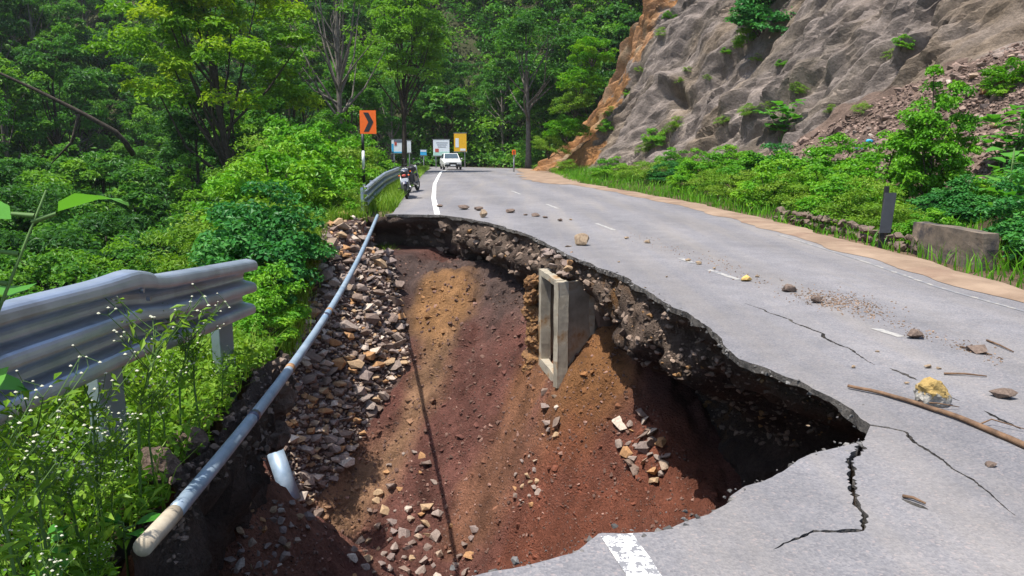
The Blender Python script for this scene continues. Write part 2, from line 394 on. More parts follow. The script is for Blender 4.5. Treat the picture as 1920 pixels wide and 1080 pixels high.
def xr(y): return np.interp(y, np.r_[-8, 4, er_y, 60, 70], np.r_[7.6, 6.6, er_x, 1.6, 0.2])
LINE_L = np.array([GR(*p)[:2] for p in [(1205, 1075), (1150, 1000), (820, 402), (813, 372), (815, 345), (828, 321)]])
def xll(y): return np.interp(y, LINE_L[:, 1], LINE_L[:, 0])
LP = np.array([GR(*p)[:2] for p in [(735, 402), (757, 370), (785, 335), (800, 320)]])
def xpl(y): return np.interp(y, np.r_[0, LP[:, 1], 75], np.r_[-0.9, LP[:, 0], LP[-1, 0] - 1.2])

left_up = np.array([[xpl(y), y] for y in np.linspace(YS, LP[0, 1] + 0.3, 12)])
outline = np.vstack([
    [[-1.15, -6], [7.6, -6]], [[float(xr(y)), y] for y in np.linspace(-5, YS, 60)], left_up,
    rim_far_j, cA_l, cA_r[::-1], cB_l, cB_r[::-1], rim_near_j])
def slab(name, loops, z0, thick, mat):
    V, Fc = [], []
    tl = [[Vector((p[0], p[1], 0)) for p in L] for L in loops]
    tris = tessellate_polygon(tl)
    flat = [p for L in loops for p in L]
    n = len(flat)
    for p in flat: V.append((p[0], p[1], z0))
    fa = np.array(flat); jx = fbm(fa * 7, 3, 301); jy = fbm(fa * 7 + 31, 3, 302); jz = fbm(fa * 3.1, 4, 303)
    for p, a1, a2, a3 in zip(flat, jx, jy, jz): V.append((p[0] + 0.035 * a1 * min(1, thick / .1), p[1] + 0.035 * a2 * min(1, thick / .1), z0 - thick * (1 + 0.7 * a3)))
    for t in tris:
        a, b, c = [np.array(flat[i]) for i in t]
        cr = (b[0] - a[0]) * (c[1] - a[1]) - (b[1] - a[1]) * (c[0] - a[0])
        if abs(cr) < 1e-10: continue
        t = tuple(t) if cr > 0 else tuple(reversed(t))
        Fc.append(t); Fc.append(tuple(n + i for i in reversed(t)))
    o = 0
    for L in loops:
        k = len(L)
        for i in range(k):
            j = (i + 1) % k
            Fc.append((o + i, o + j, n + o + j, n + o + i))
        o += k
    me = py_mesh(name, V, Fc, mat)
    return me
road = obj('road', slab('road', [outline] + HOLES, 0.0, 0.065, MT['asphalt'])); tag(road, 'grey cracked asphalt road surface around the washout', kind='structure')
# far stretch of road, falling gently and bending left
yy = np.r_[np.linspace(YS, 66, 60)]
farL = np.array([[xpl(y), y] for y in yy]); farR = np.array([[float(xr(y)), y] for y in yy])
farL = np.vstack([farL, [[-9.0, 71], [-14, 76], [-24, 82]]]); farR = np.vstack([farR, [[-2.5, 75], [-9, 84], [-20, 91]]])
V = []
for a, b in zip(farL, farR):
    for k in range(9):
        p = a + (b - a) * k / 8; V.append((p[0], p[1], float(zroad(min(p[1], 80)))))
far_road = obj('road', tri_mesh('road_far', V, grid_faces(len(farL), 9)[:, ::-1], MT['asphalt'], smooth=True)); tag(far_road, 'far stretch of grey road bending left', kind='structure')

# ------------------------------------------------------------------ washout floor (height field from surveyed points)
CP = [(720, 480, 18.8), (830, 535, 17.6), (940, 560, 16.8), (760, 600, 17.0), (990, 640, 15.0), (1040, 742, 12.6), (1115, 680, 12.2), (1090, 705, 12.1), (1135, 640, 12.5), (1180, 800, 11.0), (1250, 870, 10.3),
      (1340, 950, 9.4), (1440, 905, 10.2), (1300, 1000, 9.0), (1150, 1010, 9.9), (1000, 1060, 10.8), (900, 1060, 11.7), (900, 880, 13.2), (1010, 880, 11.9), (900, 700, 15.0), (800, 750, 15.3), (800, 900, 13.6),
      (700, 900, 14.0), (600, 1050, 12.8), (650, 800, 14.8), (606, 414, 18.7), (690, 412, 19.2), (640, 500, 17.2), (590, 520, 17.0), (720, 560, 17.2), (700, 640, 16.2), (562, 620, 15.5),
      (640, 700, 15.4), (540, 760, 14.0), (600, 850, 14.0), (500, 950, 11.2), (420, 950, 7.4), (405, 890, 7.4), (450, 1060, 8.6), (365, 1060, 5.7)]
cp = [tuple(A(*c)) for c in CP]
cp += [(-6.6, 18, -4.0), (-6.8, 14, -6.5), (-6.2, 10, -7.4), (-5, 7, -6.2), (-8.5, 12, -9.5), (-8.5, 18, -7), (-8.5, 6, -9), (0, 5, -6.2), (-1, 3, -6.2), (1.5, 5.5, -4.4), (2.8, 7, -3.2), (3.2, 9, -2.6), (2.5, 12, -2.0),
       (1, 17, -1.5), (-1.5, 20, -1.1), (3.5, 4, -3.4), (-3, 4.5, -5.0), (4, 12, -2), (3, 18, -1.6), (-4.2, 20.5, -0.1)]
cp = np.array(cp)
def tps(P, z, Q, lam=0.02):
    def phi(r): return np.where(r > 1e-9, r * r * np.log(np.maximum(r, 1e-9)), 0)
    n = len(P); K = phi(np.linalg.norm(P[:, None] - P[None], axis=2)) + lam * np.eye(n); Pm = np.column_stack([np.ones(n), P])
    Am = np.block([[K, Pm], [Pm.T, np.zeros((3, 3))]]); w = np.linalg.solve(Am, np.r_[z, 0, 0, 0])
    out = np.zeros(len(Q))
    for i in range(0, len(Q), 20000):
        q = Q[i:i + 20000]; out[i:i + 20000] = phi(np.linalg.norm(q[:, None] - P[None], axis=2)) @ w[:n] + np.column_stack([np.ones(len(q)), q]) @ w[n:]
    return out
gx = np.arange(-8.4, 4.4, 0.048); gy = np.arange(1.6, 21.0, 0.048)
XX, YY = np.meshgrid(gx, gy, indexing='ij'); Q = np.column_stack([XX.ravel(), YY.ravel()])
Z = tps(cp[:, :2], cp[:, 2], Q)
STONEZ = [(605, 405), (690, 402), (735, 480), (765, 620), (772, 670), (705, 770), (645, 880), (575, 950), (520, 900), (540, 700), (545, 600), (580, 500)]
P3 = np.column_stack([Q, Z]); pxs, pys = proj(P3)
stone_m = inpoly(pxs, pys, STONEZ)
al = Q @ np.array([0.12, 0.99]); ac = Q @ np.array([0.99, -0.12])
rdg = 1 - np.abs(fbm(np.column_stack([ac * 0.9, al * 0.30]), 4, 25)) * 2
Z = Z + 0.34 * fbm(np.column_stack([ac * 0.55, al * 0.16]), 4, 5) + 0.16 * fbm(Q * 0.9, 4, 2) + 0.15 * fbm(Q * 3.0, 5, 7, 0.6) + 0.20 * rdg + 0.16 * np.abs(fbm(np.column_stack([ac * 0.8, al * 0.5]), 4, 33)) + 0.09 * fbm(Q * 8, 4, 27, 0.65) + 0.10 * np.maximum(0, fbm(Q * 2.1, 4, 29))  + np.where(stone_m, 0.10 * fbm(Q * 2.6, 3, 8), 0)
msk = sstep(-0.2, 0.25, fbm(Q * 0.45, 3, 39))
Z = Z + (0.10 * np.abs((Z * 1.7 + 1.3 * fbm(Q * 0.7, 4, 40)) % 1.0 - 0.35) + 0.16 * np.abs(fbm(Q * 1.5, 5, 41, 0.6))) * (0.35 + msk)
under_far = (Q[:, 1] > 18.6) & (Q[:, 0] > -3.6)
Z = np.where(under_far, np.minimum(Z, -0.9), Z); Z = np.minimum(Z, -0.06)
Z = np.where(Q[:, 1] > 19.8, np.minimum(Z, -0.35), Z)
P3 = np.column_stack([Q, Z]); pxs, pys = proj(P3)
# soil colours: red-brown earth, pale tan seepage streak, ochre pockets
c = np.tile(np.array([0.128, 0.06, 0.047]), (len(Q), 1))
jit = 0.5 * fbm(Q * 1.3, 4, 14)
def zone(path, w0, w1, col, k=1.0):
    global c
    d = segdist(Q, [A(*p)[:2] for p in path]) + jit * w1
    m = (1 - sstep(w0, w1, d))[:, None] * k; c = c * (1 - m) + np.array(col) * m
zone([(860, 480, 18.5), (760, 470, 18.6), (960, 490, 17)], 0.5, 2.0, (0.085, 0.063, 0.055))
zone([(840, 600, 16.8), (790, 740, 15.3), (720, 850, 14.3), (640, 960, 13.6), (590, 1060, 12.8)], 0.10, 0.7, (0.26, 0.165, 0.095), 0.85)
zone([(830, 545, 17.5), (850, 590, 17.0)], 0.3, 1.0, (0.29, 0.165, 0.07), 0.85)
zone([(1120, 680, 12.2), (1130, 760, 11.6), (1080, 740, 12.2)], 0.2, 0.9, (0.25, 0.13, 0.05), 0.85)
zone([(990, 690, 14.2), (1000, 760, 13.2)], 0.1, 0.7, (0.22, 0.11, 0.045), 0.7)
zone([(960, 820, 13.2), (900, 960, 12.4)], 0.2, 1.0, (0.2, 0.105, 0.06), 0.7)
zone([(420, 950, 7.6), (380, 1060, 6.3)], 0.6, 1.7, (0.2, 0.1, 0.065), 0.9)
zone([(1200, 960, 9.8), (1100, 1020, 10.2), (1000, 1050, 10.8)], 0.4, 1.5, (0.165, 0.062, 0.036), 0.85)
sm = np.where(stone_m, 1.0, 0.0)[:, None]; c = c * (1 - sm * 0.7) + np.array([0.10, 0.078, 0.065]) * sm * 0.7
lg = sstep(-4.3, -5.2, Q[:, 0])[:, None]; c = c * (1 - lg) + np.array([0.05, 0.06, 0.025]) * lg
c = c * np.array([1.22, 1.12, 1.1]) * (1 + 0.45 * fbm(np.column_stack([ac * 1.6, al * 0.6]), 5, 37, 0.65)[:, None])
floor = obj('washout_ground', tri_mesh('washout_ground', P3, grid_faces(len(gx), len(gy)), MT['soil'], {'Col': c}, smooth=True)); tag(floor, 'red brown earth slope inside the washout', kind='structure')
BV_FLOOR = BVHTree.FromPolygons([tuple(v) for v in P3.tolist()], grid_faces(len(gx), len(gy)).tolist())
def hitf(px, py, bv=None):
    d = Vector(ray(px, py)).normalized(); h = (bv or BV_FLOOR).ray_cast(Vector(EYE), d); return h[0], h[1]

# ------------------------------------------------------------------ broken side walls of the washout under the asphalt
def curtain(name, path, prof, depth, ncol, seed, colfn, closed=False):
    """path: rim (x, y); prof(s, t, p) -> outward offset in metres at depth fraction t"""
    Q = path; n = len(Q); T = np.gradient(Q, axis=0); ker = np.ones(13) / 13
    T = np.column_stack([np.convolve(np.pad(T[:, k], 6, 'edge'), ker, 'valid') for k in (0, 1)])
    T /= np.linalg.norm(T, axis=1)[:, None]; N = np.column_stack([-T[:, 1], T[:, 0]])     # outward (away from the hole)
    rows = ncol; t = np.linspace(0, 1, rows); s = np.linspace(0, 1, n)
    Sx, Tt = np.meshgrid(s, t, indexing='ij')
    off = prof(Sx, Tt, Q)
    X = Q[:, None, 0] + N[:, None, 0] * off; Y = Q[:, None, 1] + N[:, None, 1] * off; Zz = -0.06 - Tt * depth
    P = np.stack([X, Y, Zz], -1).reshape(-1, 3)
    f1 = fbm(P * np.array([1.6, 1.6, 2.2]), 4, seed); f2 = fbm(P * 6.0, 4, seed + 3, 0.6)
    fade = np.clip(Tt.ravel() * 14, 0.15, 1)
    d = (0.30 * f1 + 0.17 * f2) * fade
    P[:, 0] += np.repeat(N[:, 0], rows) * d; P[:, 1] += np.repeat(N[:, 1], rows) * d
    P[:, 2] += 0.05 * f2 * fade
    return P, grid_faces(n, rows), colfn(P, Sx.ravel(), Tt.ravel(), f1, f2)
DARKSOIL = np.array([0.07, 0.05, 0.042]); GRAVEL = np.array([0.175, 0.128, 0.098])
rim_all = np.vstack([[[-5.2, 19.6], [-4.4, 19.75]], rim_far_j])
rim_all = resample(rim_all, 0.06)
def prof_far(s, t, Q):
    y = Q[:, 1][:, None]; x = Q[:, 0][:, None]
    lip = 0.13 * fbm(Q * 0.55, 3, 61)[:, None] + 0.10 * fbm(Q * 1.7, 3, 62)[:, None]     # ragged lower edge of the gravel layer
    low = 1.3 * sstep(0.24, 0.55, t + lip)
    bul = (-0.14 + 0.25 * fbm(Q * 1.1, 3, 63)[:, None]) * np.exp(-((t - 0.2) / 0.13) ** 2)
    und = low + bul + 0.07
    cul = 1.1 * np.exp(-((y - 13.0) / 0.9) ** 2) * sstep(0.12, 0.25, t)      # pocket in which the drain chamber stands
    tip = sstep(9.3, 6.6, y) * 1.25 * sstep(0.0, 0.2, t)
    left = sstep(-1.2, -2.6, x) * 0.9 * sstep(0.03, 0.22, t)
    return und + cul + tip + left
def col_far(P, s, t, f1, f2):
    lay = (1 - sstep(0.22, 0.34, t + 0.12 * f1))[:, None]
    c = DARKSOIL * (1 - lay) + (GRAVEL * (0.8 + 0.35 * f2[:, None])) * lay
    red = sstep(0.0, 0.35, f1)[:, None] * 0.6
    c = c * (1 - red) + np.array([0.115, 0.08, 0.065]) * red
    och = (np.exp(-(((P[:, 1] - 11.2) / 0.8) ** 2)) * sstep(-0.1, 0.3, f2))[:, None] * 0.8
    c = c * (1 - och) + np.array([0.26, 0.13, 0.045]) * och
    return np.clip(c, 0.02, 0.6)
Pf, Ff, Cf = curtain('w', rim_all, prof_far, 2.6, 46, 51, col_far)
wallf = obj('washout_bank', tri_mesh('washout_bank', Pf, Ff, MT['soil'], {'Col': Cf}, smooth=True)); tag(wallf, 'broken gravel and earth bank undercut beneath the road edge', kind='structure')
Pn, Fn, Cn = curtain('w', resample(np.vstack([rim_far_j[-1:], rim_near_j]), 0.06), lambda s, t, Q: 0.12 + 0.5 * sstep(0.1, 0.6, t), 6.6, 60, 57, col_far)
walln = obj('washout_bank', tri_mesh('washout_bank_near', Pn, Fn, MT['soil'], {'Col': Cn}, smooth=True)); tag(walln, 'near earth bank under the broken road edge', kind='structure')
BV_WALL = BVHTree.FromPolygons([tuple(v) for v in Pf.tolist()], Ff.tolist())

# ------------------------------------------------------------------ grassy verge with the hanging guardrail
VEDGE = [(-1.25, 1.5), (-1.45, 2.4), (-1.70, 3.2), (-1.84, 4.2), (-1.92, 5.2), (-2.02, 6.0), (-2.05, 6.7), (-2.25, 7.3), (-2.8, 7.55), (-3.6, 7.4), (-4.4, 6.8), (-5.2, 5.8)]
vedge = jag(np.array(VEDGE), 0.12, 71, 0.06)
def zverge(x, y):
    x = np.asarray(x, float); y = np.asarray(y, float)
    d = np.interp(y, [v[1] for v in VEDGE[:7]], [v[0] for v in VEDGE[:7]]) - x        # metres in from the broken edge
    z = 0.02 + 0.22 * sstep(0.1, 1.1, d) * sstep(7.2, 4.5, y) - 0.35 * np.maximum(0, d - 2.0)
    z = z - 0.12 * sstep(5.5, 7.5, y)
    return z + 0.05 * fbm(np.column_stack([np.ravel(x) * 1.5, np.ravel(y) * 1.5]), 3, 72).reshape(np.shape(x))
vgx = np.arange(-6.5, -1.0, 0.08); vgy = np.arange(-2, 7.8, 0.08)
VX, VY = np.meshgrid(vgx, vgy, indexing='ij'); VZ = zverge(VX, VY)
poly = [tuple(p) for p in vedge] + [(-6.6, 5.5), (-6.6, -2.1), (-1.15, -2.1)]
ins = inpoly(VX.ravel(), VY.ravel(), poly).reshape(VX.shape)
fq = grid_faces(len(vgx), len(vgy)); fq = fq[ins.ravel()[fq].sum(1) >= 3]
vc = np.tile(np.array([0.085, 0.07, 0.035]), (VX.size, 1))
verge = obj('verge', tri_mesh('verge', np.column_stack([VX.ravel(), VY.ravel(), VZ.ravel()]), fq, MT['soil'], {'Col': vc}, smooth=True)); tag(verge, 'weedy earth verge left of the road', kind='structure')
def prof_v(s, t, Q): return 0.02 + 0.45 * sstep(0.12, 0.5, t) - 0.14 * np.exp(-((t - 0.06) / 0.08) ** 2)
def col_v(P, s, t, f1, f2):
    lay = (1 - sstep(0.25, 0.45, t + 0.1 * f1))[:, None]
    return np.clip(np.array([0.15, 0.085, 0.06]) * (1 - lay) + np.array([0.13, 0.10, 0.08]) * (0.8 + 0.5 * f2[:, None]) * lay, 0.03, 0.5)
Pv, Fv, Cv = curtain('v', resample(vedge, 0.06), lambda s, t, Q: prof_v(s, t * 1.6, Q), 6.8, 56, 81, col_v)
zt = zverge(np.repeat(resample(vedge, 0.06)[:, 0], 56), np.repeat(resample(vedge, 0.06)[:, 1], 56))
Pv[:, 2] += 0.10 + zt
vb = obj('verge_bank', tri_mesh('verge_bank', Pv, Fv, MT['soil'], {'Col': Cv}, smooth=True)); tag(vb, 'collapsed earth bank below the verge', kind='structure')
BV_VB = BVHTree.FromPolygons([tuple(v) for v in Pv.tolist()], Fv.tolist())

# ------------------------------------------------------------------ valley, hillside and roadside ground
def zterr(x, y):
    x = np.asarray(x, float); y = np.asarray(y, float)
    t = np.maximum(0, (xpl(np.clip(y, 0, 75)) - 1.6) - x)
    zl = -0.82 * np.minimum(t, 13) + 0.78 * np.maximum(0, t - 22) + zroad(np.minimum(y, 75)) - 0.12
    zb = 0.95 * (y - 88) - 1.0 - 0.12 * np.abs(x + 8)
    zb = np.where(x > 0, np.maximum(zb, 0.8 * (y - 80 + 0.9 * x) - 3), zb)
    z = np.maximum(zl, np.maximum(zb, -14))
    hole = sstep(22.0, 19.0, y) * sstep(4.6, 5.6, y * 0 + 5.6) * sstep(7.0, 5.0, x)
    z = z - hole * 9.5 * sstep(-16, -6, x)
    return z
tx = np.arange(-130, 60, 1.0); ty = np.arange(-12, 175, 1.0)
TX, TY = np.meshgrid(tx, ty, indexing='ij')
TZ = zterr(TX.ravel(), TY.ravel()); tn = fbm(np.column_stack([TX.ravel(), TY.ravel()]) * 0.06, 4, 91)
bench = (TX.ravel() > xpl(np.clip(TY.ravel(), 0, 75)) - 2.5) & (TY.ravel() < 84)
TZ = TZ + np.where(bench, 0, 2.2 * tn)
tc = np.array([0.055, 0.06, 0.028]) * (1 + 0.5 * tn[:, None]) + np.where(bench[:, None], np.array([0.08, 0.05, 0.03]), 0)
terr = obj('hillside', tri_mesh('hillside', np.column_stack([TX.ravel(), TY.ravel(), TZ]), grid_faces(len(tx), len(ty)), MT['terrain'], {'Col': np.clip(tc, 0.01, 1)}, smooth=True)); tag(terr, 'wooded valley and hillside behind the road', kind='structure')
def tz_at(x, y):
    i = (x - tx[0]); j = (y - ty[0]); i0 = int(np.clip(i, 0, len(tx) - 2)); j0 = int(np.clip(j, 0, len(ty) - 2)); a = i - i0; b = j - j0
    Zg = TZ.reshape(len(tx), len(ty))
    return float(Zg[i0, j0] * (1 - a) * (1 - b) + Zg[i0 + 1, j0] * a * (1 - b) + Zg[i0, j0 + 1] * (1 - a) * b + Zg[i0 + 1, j0 + 1] * a * b)

# right roadside ground, rising to the cliff foot
ry = np.arange(-8, 70, 0.25); ru = np.linspace(0, 1, 36)
V = []
for y in ry:
    x0 = float(xr(y)) - 0.25; x1 = x0 + 11
    for u in ru: V.append((x0 + (x1 - x0) * u, y, 0))
V = np.array(V); rr = np.tile(ru, len(ry)) * 11
V[:, 2] = zroad(V[:, 1]) - 0.10 + 0.03 * rr + 0.16 * np.maximum(0, rr - 1.5) + 0.10 * fbm(V[:, :2] * 1.2, 4, 93) * sstep(0.3, 1.5, rr)
cc = np.array([0.30, 0.2, 0.13]) * (1 - sstep(0.5, 1.6, rr))[:, None] + np.array([0.115, 0.085, 0.05]) * sstep(0.5, 1.6, rr)[:, None]
rg = obj('roadside_ground', tri_mesh('roadside_ground', V, grid_faces(len(ry), len(ru))[:, ::-1], MT['soil'], {'Col': cc}, smooth=True)); tag(rg, 'earth roadside at the foot of the cliff', kind='structure')
BV_RG = BVHTree.FromPolygons([tuple(v) for v in V.tolist()], grid_faces(len(ry), len(ru)).tolist())

# ------------------------------------------------------------------ rock cliff
CB = np.array([(22, -12), (16.5, 2), (13.2, 9), (11.2, 15), (9.8, 22), (8.2, 31), (6.0, 41), (3.7, 48), (2.0, 53), (1.9, 56), (4.0, 60), (10, 63.5), (20, 66)], float)
base = resample(CB, 0.11); ker = np.ones(25) / 25
base = np.column_stack([np.convolve(np.pad(base[:, k], 12, 'edge'), ker, 'valid') for k in (0, 1)])
T = np.gradient(base, axis=0); T = np.column_stack([np.convolve(np.pad(T[:, k], 20, 'edge'), np.ones(41) / 41, 'valid') for k in (0, 1)]); T /= np.linalg.norm(T, axis=1)[:, None]
NB = np.column_stack([T[:, 1], -T[:, 0]])
PR = np.array([(-1.2, -1.6), (0, 0), (2.2, 1.9), (4.2, 5.2), (7.6, 11), (11, 17), (17, 23)], float)
pr = resample(PR, 0.12); nP = len(pr)
ss = np.arange(len(base)) * 0.11; ll = np.r_[0, np.cumsum(np.linalg.norm(np.diff(pr, axis=0), axis=1))]
yb = base[:, 1]
lean = np.interp(yb, [0, 12, 22, 35], [1.55, 1.45, 1.15, 1.0])       # gentler where the scree lies
V = np.zeros((len(base), nP, 3))
V[:, :, 0] = base[:, None, 0] + NB[:, None, 0] * pr[None, :, 0] * lean[:, None]; V[:, :, 1] = base[:, None, 1] + NB[:, None, 1] * pr[None, :, 0] * lean[:, None]
V[:, :, 2] = pr[None, :, 1] + zroad(np.minimum(yb, 60))[:, None] + 0.2
V = V.reshape(-1, 3); SL = np.column_stack([np.repeat(ss, nP), np.tile(ll, len(base))])
nrm = np.column_stack([np.repeat(-NB[:, 0], nP) * 0.8, np.repeat(-NB[:, 1], nP) * 0.8, np.full(len(V), 0.6)])
rs = np.random.default_rng(5)
def facets(scale, tilt, seed, shear=0.6):
    """angular blocks: the upper envelope of tilted pyramids, one per cell"""
    p = np.column_stack([(SL[:, 0] + shear * SL[:, 1]) / scale, SL[:, 1] / scale / 1.7])
    p = p + 0.3 * np.column_stack([fbm(p * 0.7, 3, seed), fbm(p * 0.7 + 9, 3, seed + 2)])
    f = np.floor(p).astype(int); val = np.full(len(p), -9e9); cid = np.zeros(len(p)); zero = np.zeros(len(p), int)
    for i in (-1, 0, 1):
        for j in (-1, 0, 1):
            cx, cy = f[:, 0] + i, f[:, 1] + j
            dx = p[:, 0] - cx - _h(cx, cy, zero, seed); dy = p[:, 1] - cy - _h(cx, cy, zero + 1, seed)
            a = _h(cx, cy, zero + 6, seed) * 1.6 - 0.8; ux = dx * np.cos(a) + dy * np.sin(a); uy = -dx * np.sin(a) + dy * np.cos(a)
            k1 = 1.0 + 1.3 * _h(cx, cy, zero + 7, seed)
            o = 0.7 * _h(cx, cy, zero + 2, seed) - 0.95 * np.maximum(np.abs(ux) * k1, np.abs(uy) * 1.1) + 0.6 * tilt * ((_h(cx, cy, zero + 3, seed) - 0.5) * dx + (_h(cx, cy, zero + 4, seed) - 0.4) * dy)
            k = o > val; val = np.where(k, o, val); cid = np.where(k, _h(cx, cy, zero + 5, seed), cid)
    return val - 0.1, None, cid
px0, py0 = proj(V)
SCREE = [(1930, 60), (1790, 105), (1640, 175), (1500, 255), (1420, 290), (1330, 320), (1500, 480), (2200, 600), (2600, 200)]
scree = inpoly(px0 + 30 * fbm(SL * 0.8, 3, 151), py0 + 24 * fbm(SL * 0.8, 3, 152), SCREE); scf = scree.reshape(len(base), nP).astype(float)
for _ in range(5):
    for ax in (0, 1):
        pd = np.pad(scf, [(3, 3) if a_ == ax else (0, 0) for a_ in (0, 1)], 'edge'); scf = sum(np.take(pd, np.arange(k_, k_ + scf.shape[ax]), axis=ax) for k_ in range(7)) / 7
scf = scf.ravel()
v1, e1, id1 = facets(2.7, 1.0, 101, 0.55); v2, e2, id2 = facets(1.3, 1.0, 103, 0.7); v3, e3, id3 = facets(0.55, 1.0, 105, 0.4)
mk = sstep(-0.25, 0.35, fbm(SL * 0.22, 3, 99))
rough = 1 - 0.85 * scf
disp = (1.15 * v1 + (0.5 + 0.4 * mk) * v2 + (0.26 + 0.24 * mk) * v3 + 0.6 * fbm(SL * 0.16, 3, 107) + 0.07 * fbm(np.column_stack([SL[:, 0] * 1.1 + SL[:, 1] * 0.5, SL[:, 1] * 0.35]), 5, 106, 0.6)) * rough + 0.05 * fbm(SL * 1.5, 5, 109, 0.65)
for sc_, sd_, dp_ in ((0.45, 141, 0.09), (1.1, 143, 0.05)):
    fz = np.abs(fbm(np.column_stack([SL[:, 0] + 0.6 * SL[:, 1], SL[:, 1] * 0.55]) * sc_, 3, sd_)); disp = disp - dp_ * (1 - sstep(0, 0.12, fz)) * rough
disp = disp * sstep(0.0, 1.2, SL[:, 1]) + 0.2 * scf
# a small overhanging notch
d0 = np.hypot(px0 - 1262, py0 - 178); disp = disp - 0.9 * np.exp(-(d0 / 16) ** 2) + 0.6 * np.exp(-(np.hypot((px0 - 1258) / 30, (py0 - 150) / 12)) ** 2)
V2 = V + nrm * disp[:, None]
cn = fbm(SL * np.array([0.35, 0.16]), 4, 111); cs = fbm(np.column_stack([SL[:, 0] * 1.4 + SL[:, 1] * 0.8, SL[:, 1] * 0.22]), 4, 113)
cc = np.array([0.195, 0.162, 0.142]) * (0.82 + 0.4 * id1[:, None] * 0.6 + 0.35 * id2[:, None] * 0.6)
w = sstep(-0.05, 0.4, cn + 0.3 * cs)[:, None] * 0.75; cc = cc * (1 - w) + np.array([0.18, 0.135, 0.092]) * w
w = sstep(0.15, 0.45, cs)[:, None] * 0.6; cc = cc * (1 - w) + np.array([0.10, 0.085, 0.07]) * w
w = sstep(0.1, 0.5, fbm(np.column_stack([SL[:, 0] * 0.9 + SL[:, 1] * 0.6, SL[:, 1] * 0.15]), 4, 127))[:, None] * 0.5; cc = cc * (1 - w) + np.array([0.25, 0.2, 0.15]) * w
w = sstep(0.3, 0.6, fbm(SL * 0.8, 3, 115))[:, None] * 0.5; cc = cc * (1 - w) + np.array([0.30, 0.25, 0.22]) * w
px1, py1 = proj(V2)
ORANGE = [(1150, -300), (1400, -300), (1262, 0), (1190, 110), (1140, 210), (1110, 310), (1000, 345), (880, 345), (960, 280), (1000, 200), (1050, 90), (1120, 0)]
wo = inpoly(px1 + 30 * fbm(SL * 0.9, 3, 117), py1, ORANGE) * (0.75 + 0.25 * fbm(SL * 1.2, 3, 118)); wo = np.clip(wo, 0, 1)[:, None]
oc = np.array([0.40, 0.185, 0.06]) * (1 - sstep(0.0, 0.5, cs)[:, None] * 0.55) + np.array([0.08, 0.12, 0.1]) * sstep(0.15, 0.6, fbm(SL * 0.7, 3, 119))[:, None]
cc = cc * (1 - wo) + oc * wo
cc = np.where(scree[:, None], np.array([0.165, 0.115, 0.09]) * (1 + 0.5 * fbm(SL * 0.7, 4, 121)[:, None]), cc)
cliff = obj('cliff', tri_mesh('cliff', V2, grid_faces(len(base), nP)[:, ::-1], MT['rockface'], {'Col': np.clip(cc * 0.97, 0.02, 0.8)})); tag(cliff, 'grey and orange rock cliff above the road', kind='structure')
BV_CLIFF = BVHTree.FromPolygons([tuple(v) for v in V2.tolist()], grid_faces(len(base), nP)[:, ::-1].tolist())

# earth fan spilled from the slide, and dust along the right edge of the road
def dust_sheet(name, cpts, wid, z0, label, seed, mat):
    C = resample(np.array(cpts, float), 0.12); T = np.gradient(C, axis=0); T /= np.linalg.norm(T, axis=1)[:, None]; N = np.column_stack([T[:, 1], -T[:, 0]])
    k = np.linspace(0, 1, len(C)); e = np.minimum(1, 8 * np.minimum(k, 1 - k)) ** 0.5
    wl = wid[0] * e * (1 + 0.75 * fbm(C * 0.9, 4, seed)); wr = wid[1] * e * (1 + 0.5 * fbm(C * 0.9 + 30, 4, seed))
    rows = []
    for u in (0, 0.2, 0.5, 0.8, 1.0):
        p = C - N * wl[:, None] * (1 - u) + N * wr[:, None] * u
        h = z0 + 0.03 * math.sin(math.pi * u) * (0.6 + 0.8 * np.clip(fbm(C * 1.5 + 7, 3, seed) + 0.5, 0, 1)); rows.append(np.column_stack([p, zroad(p[:, 1]) + h]))
    V = np.stack(rows, 1).reshape(-1, 3)
    o = obj(name, tri_mesh(name, V, grid_faces(len(C), 5)[:, ::-1], mat, smooth=True)); return tag(o, label, kind='structure')
dust_sheet('dust', [(float(xr(y)) - 0.02, y) for y in np.arange(5, 62, 1.0)], (0.32, 0.5), 0.006, 'sandy dust washed along the right road edge', 131, MT['dust'])
dust_sheet('dust', [(float(xr(y)) - 0.6, y) for y in np.arange(34, 64, 1.0)], (0.9, 1.6), 0.009, 'dust from the slide on the far road', 133, MT['dust'])

# ------------------------------------------------------------------ road markings
def strip(name, pts, w, z, mat, label, seed=1, ragged=0.012):
    C = resample(np.array(pts, float), 0.08); T = np.gradient(C, axis=0); T /= np.linalg.norm(T, axis=1)[:, None]; N = np.column_stack([T[:, 1], -T[:, 0]])
    n1 = 1 + ragged / w * 2 * fbm(C * 12, 3, seed); n2 = 1 + ragged / w * 2 * fbm(C * 12 + 40, 3, seed)
    a = C - N * (w / 2 * n1)[:, None]; b = C + N * (w / 2 * n2)[:, None]
    V = np.stack([np.column_stack([a, zroad(a[:, 1]) + z]), np.column_stack([b, zroad(b[:, 1]) + z])], 1).reshape(-1, 3)
    o = obj(name, tri_mesh(name, V, grid_faces(len(C), 2)[:, ::-1], mat)); return tag(o, label, kind='structure')
g = lambda *p: G(*p)[:2]
strip('road_marking', [g(1155, 1004), g(1210, 1085), (0.62, 2.3), (0.8, 1.0)], 0.15, 0.004, MT['paint'], 'worn white edge line at the near lip of the washout', 3)
strip('road_marking', [(float(xll(y)), y) for y in np.arange(rim_far[2, 1] + 0.12, 62, 0.4)], 0.14, 0.005, MT['paint_far'], 'white edge line beyond the washout', 5)
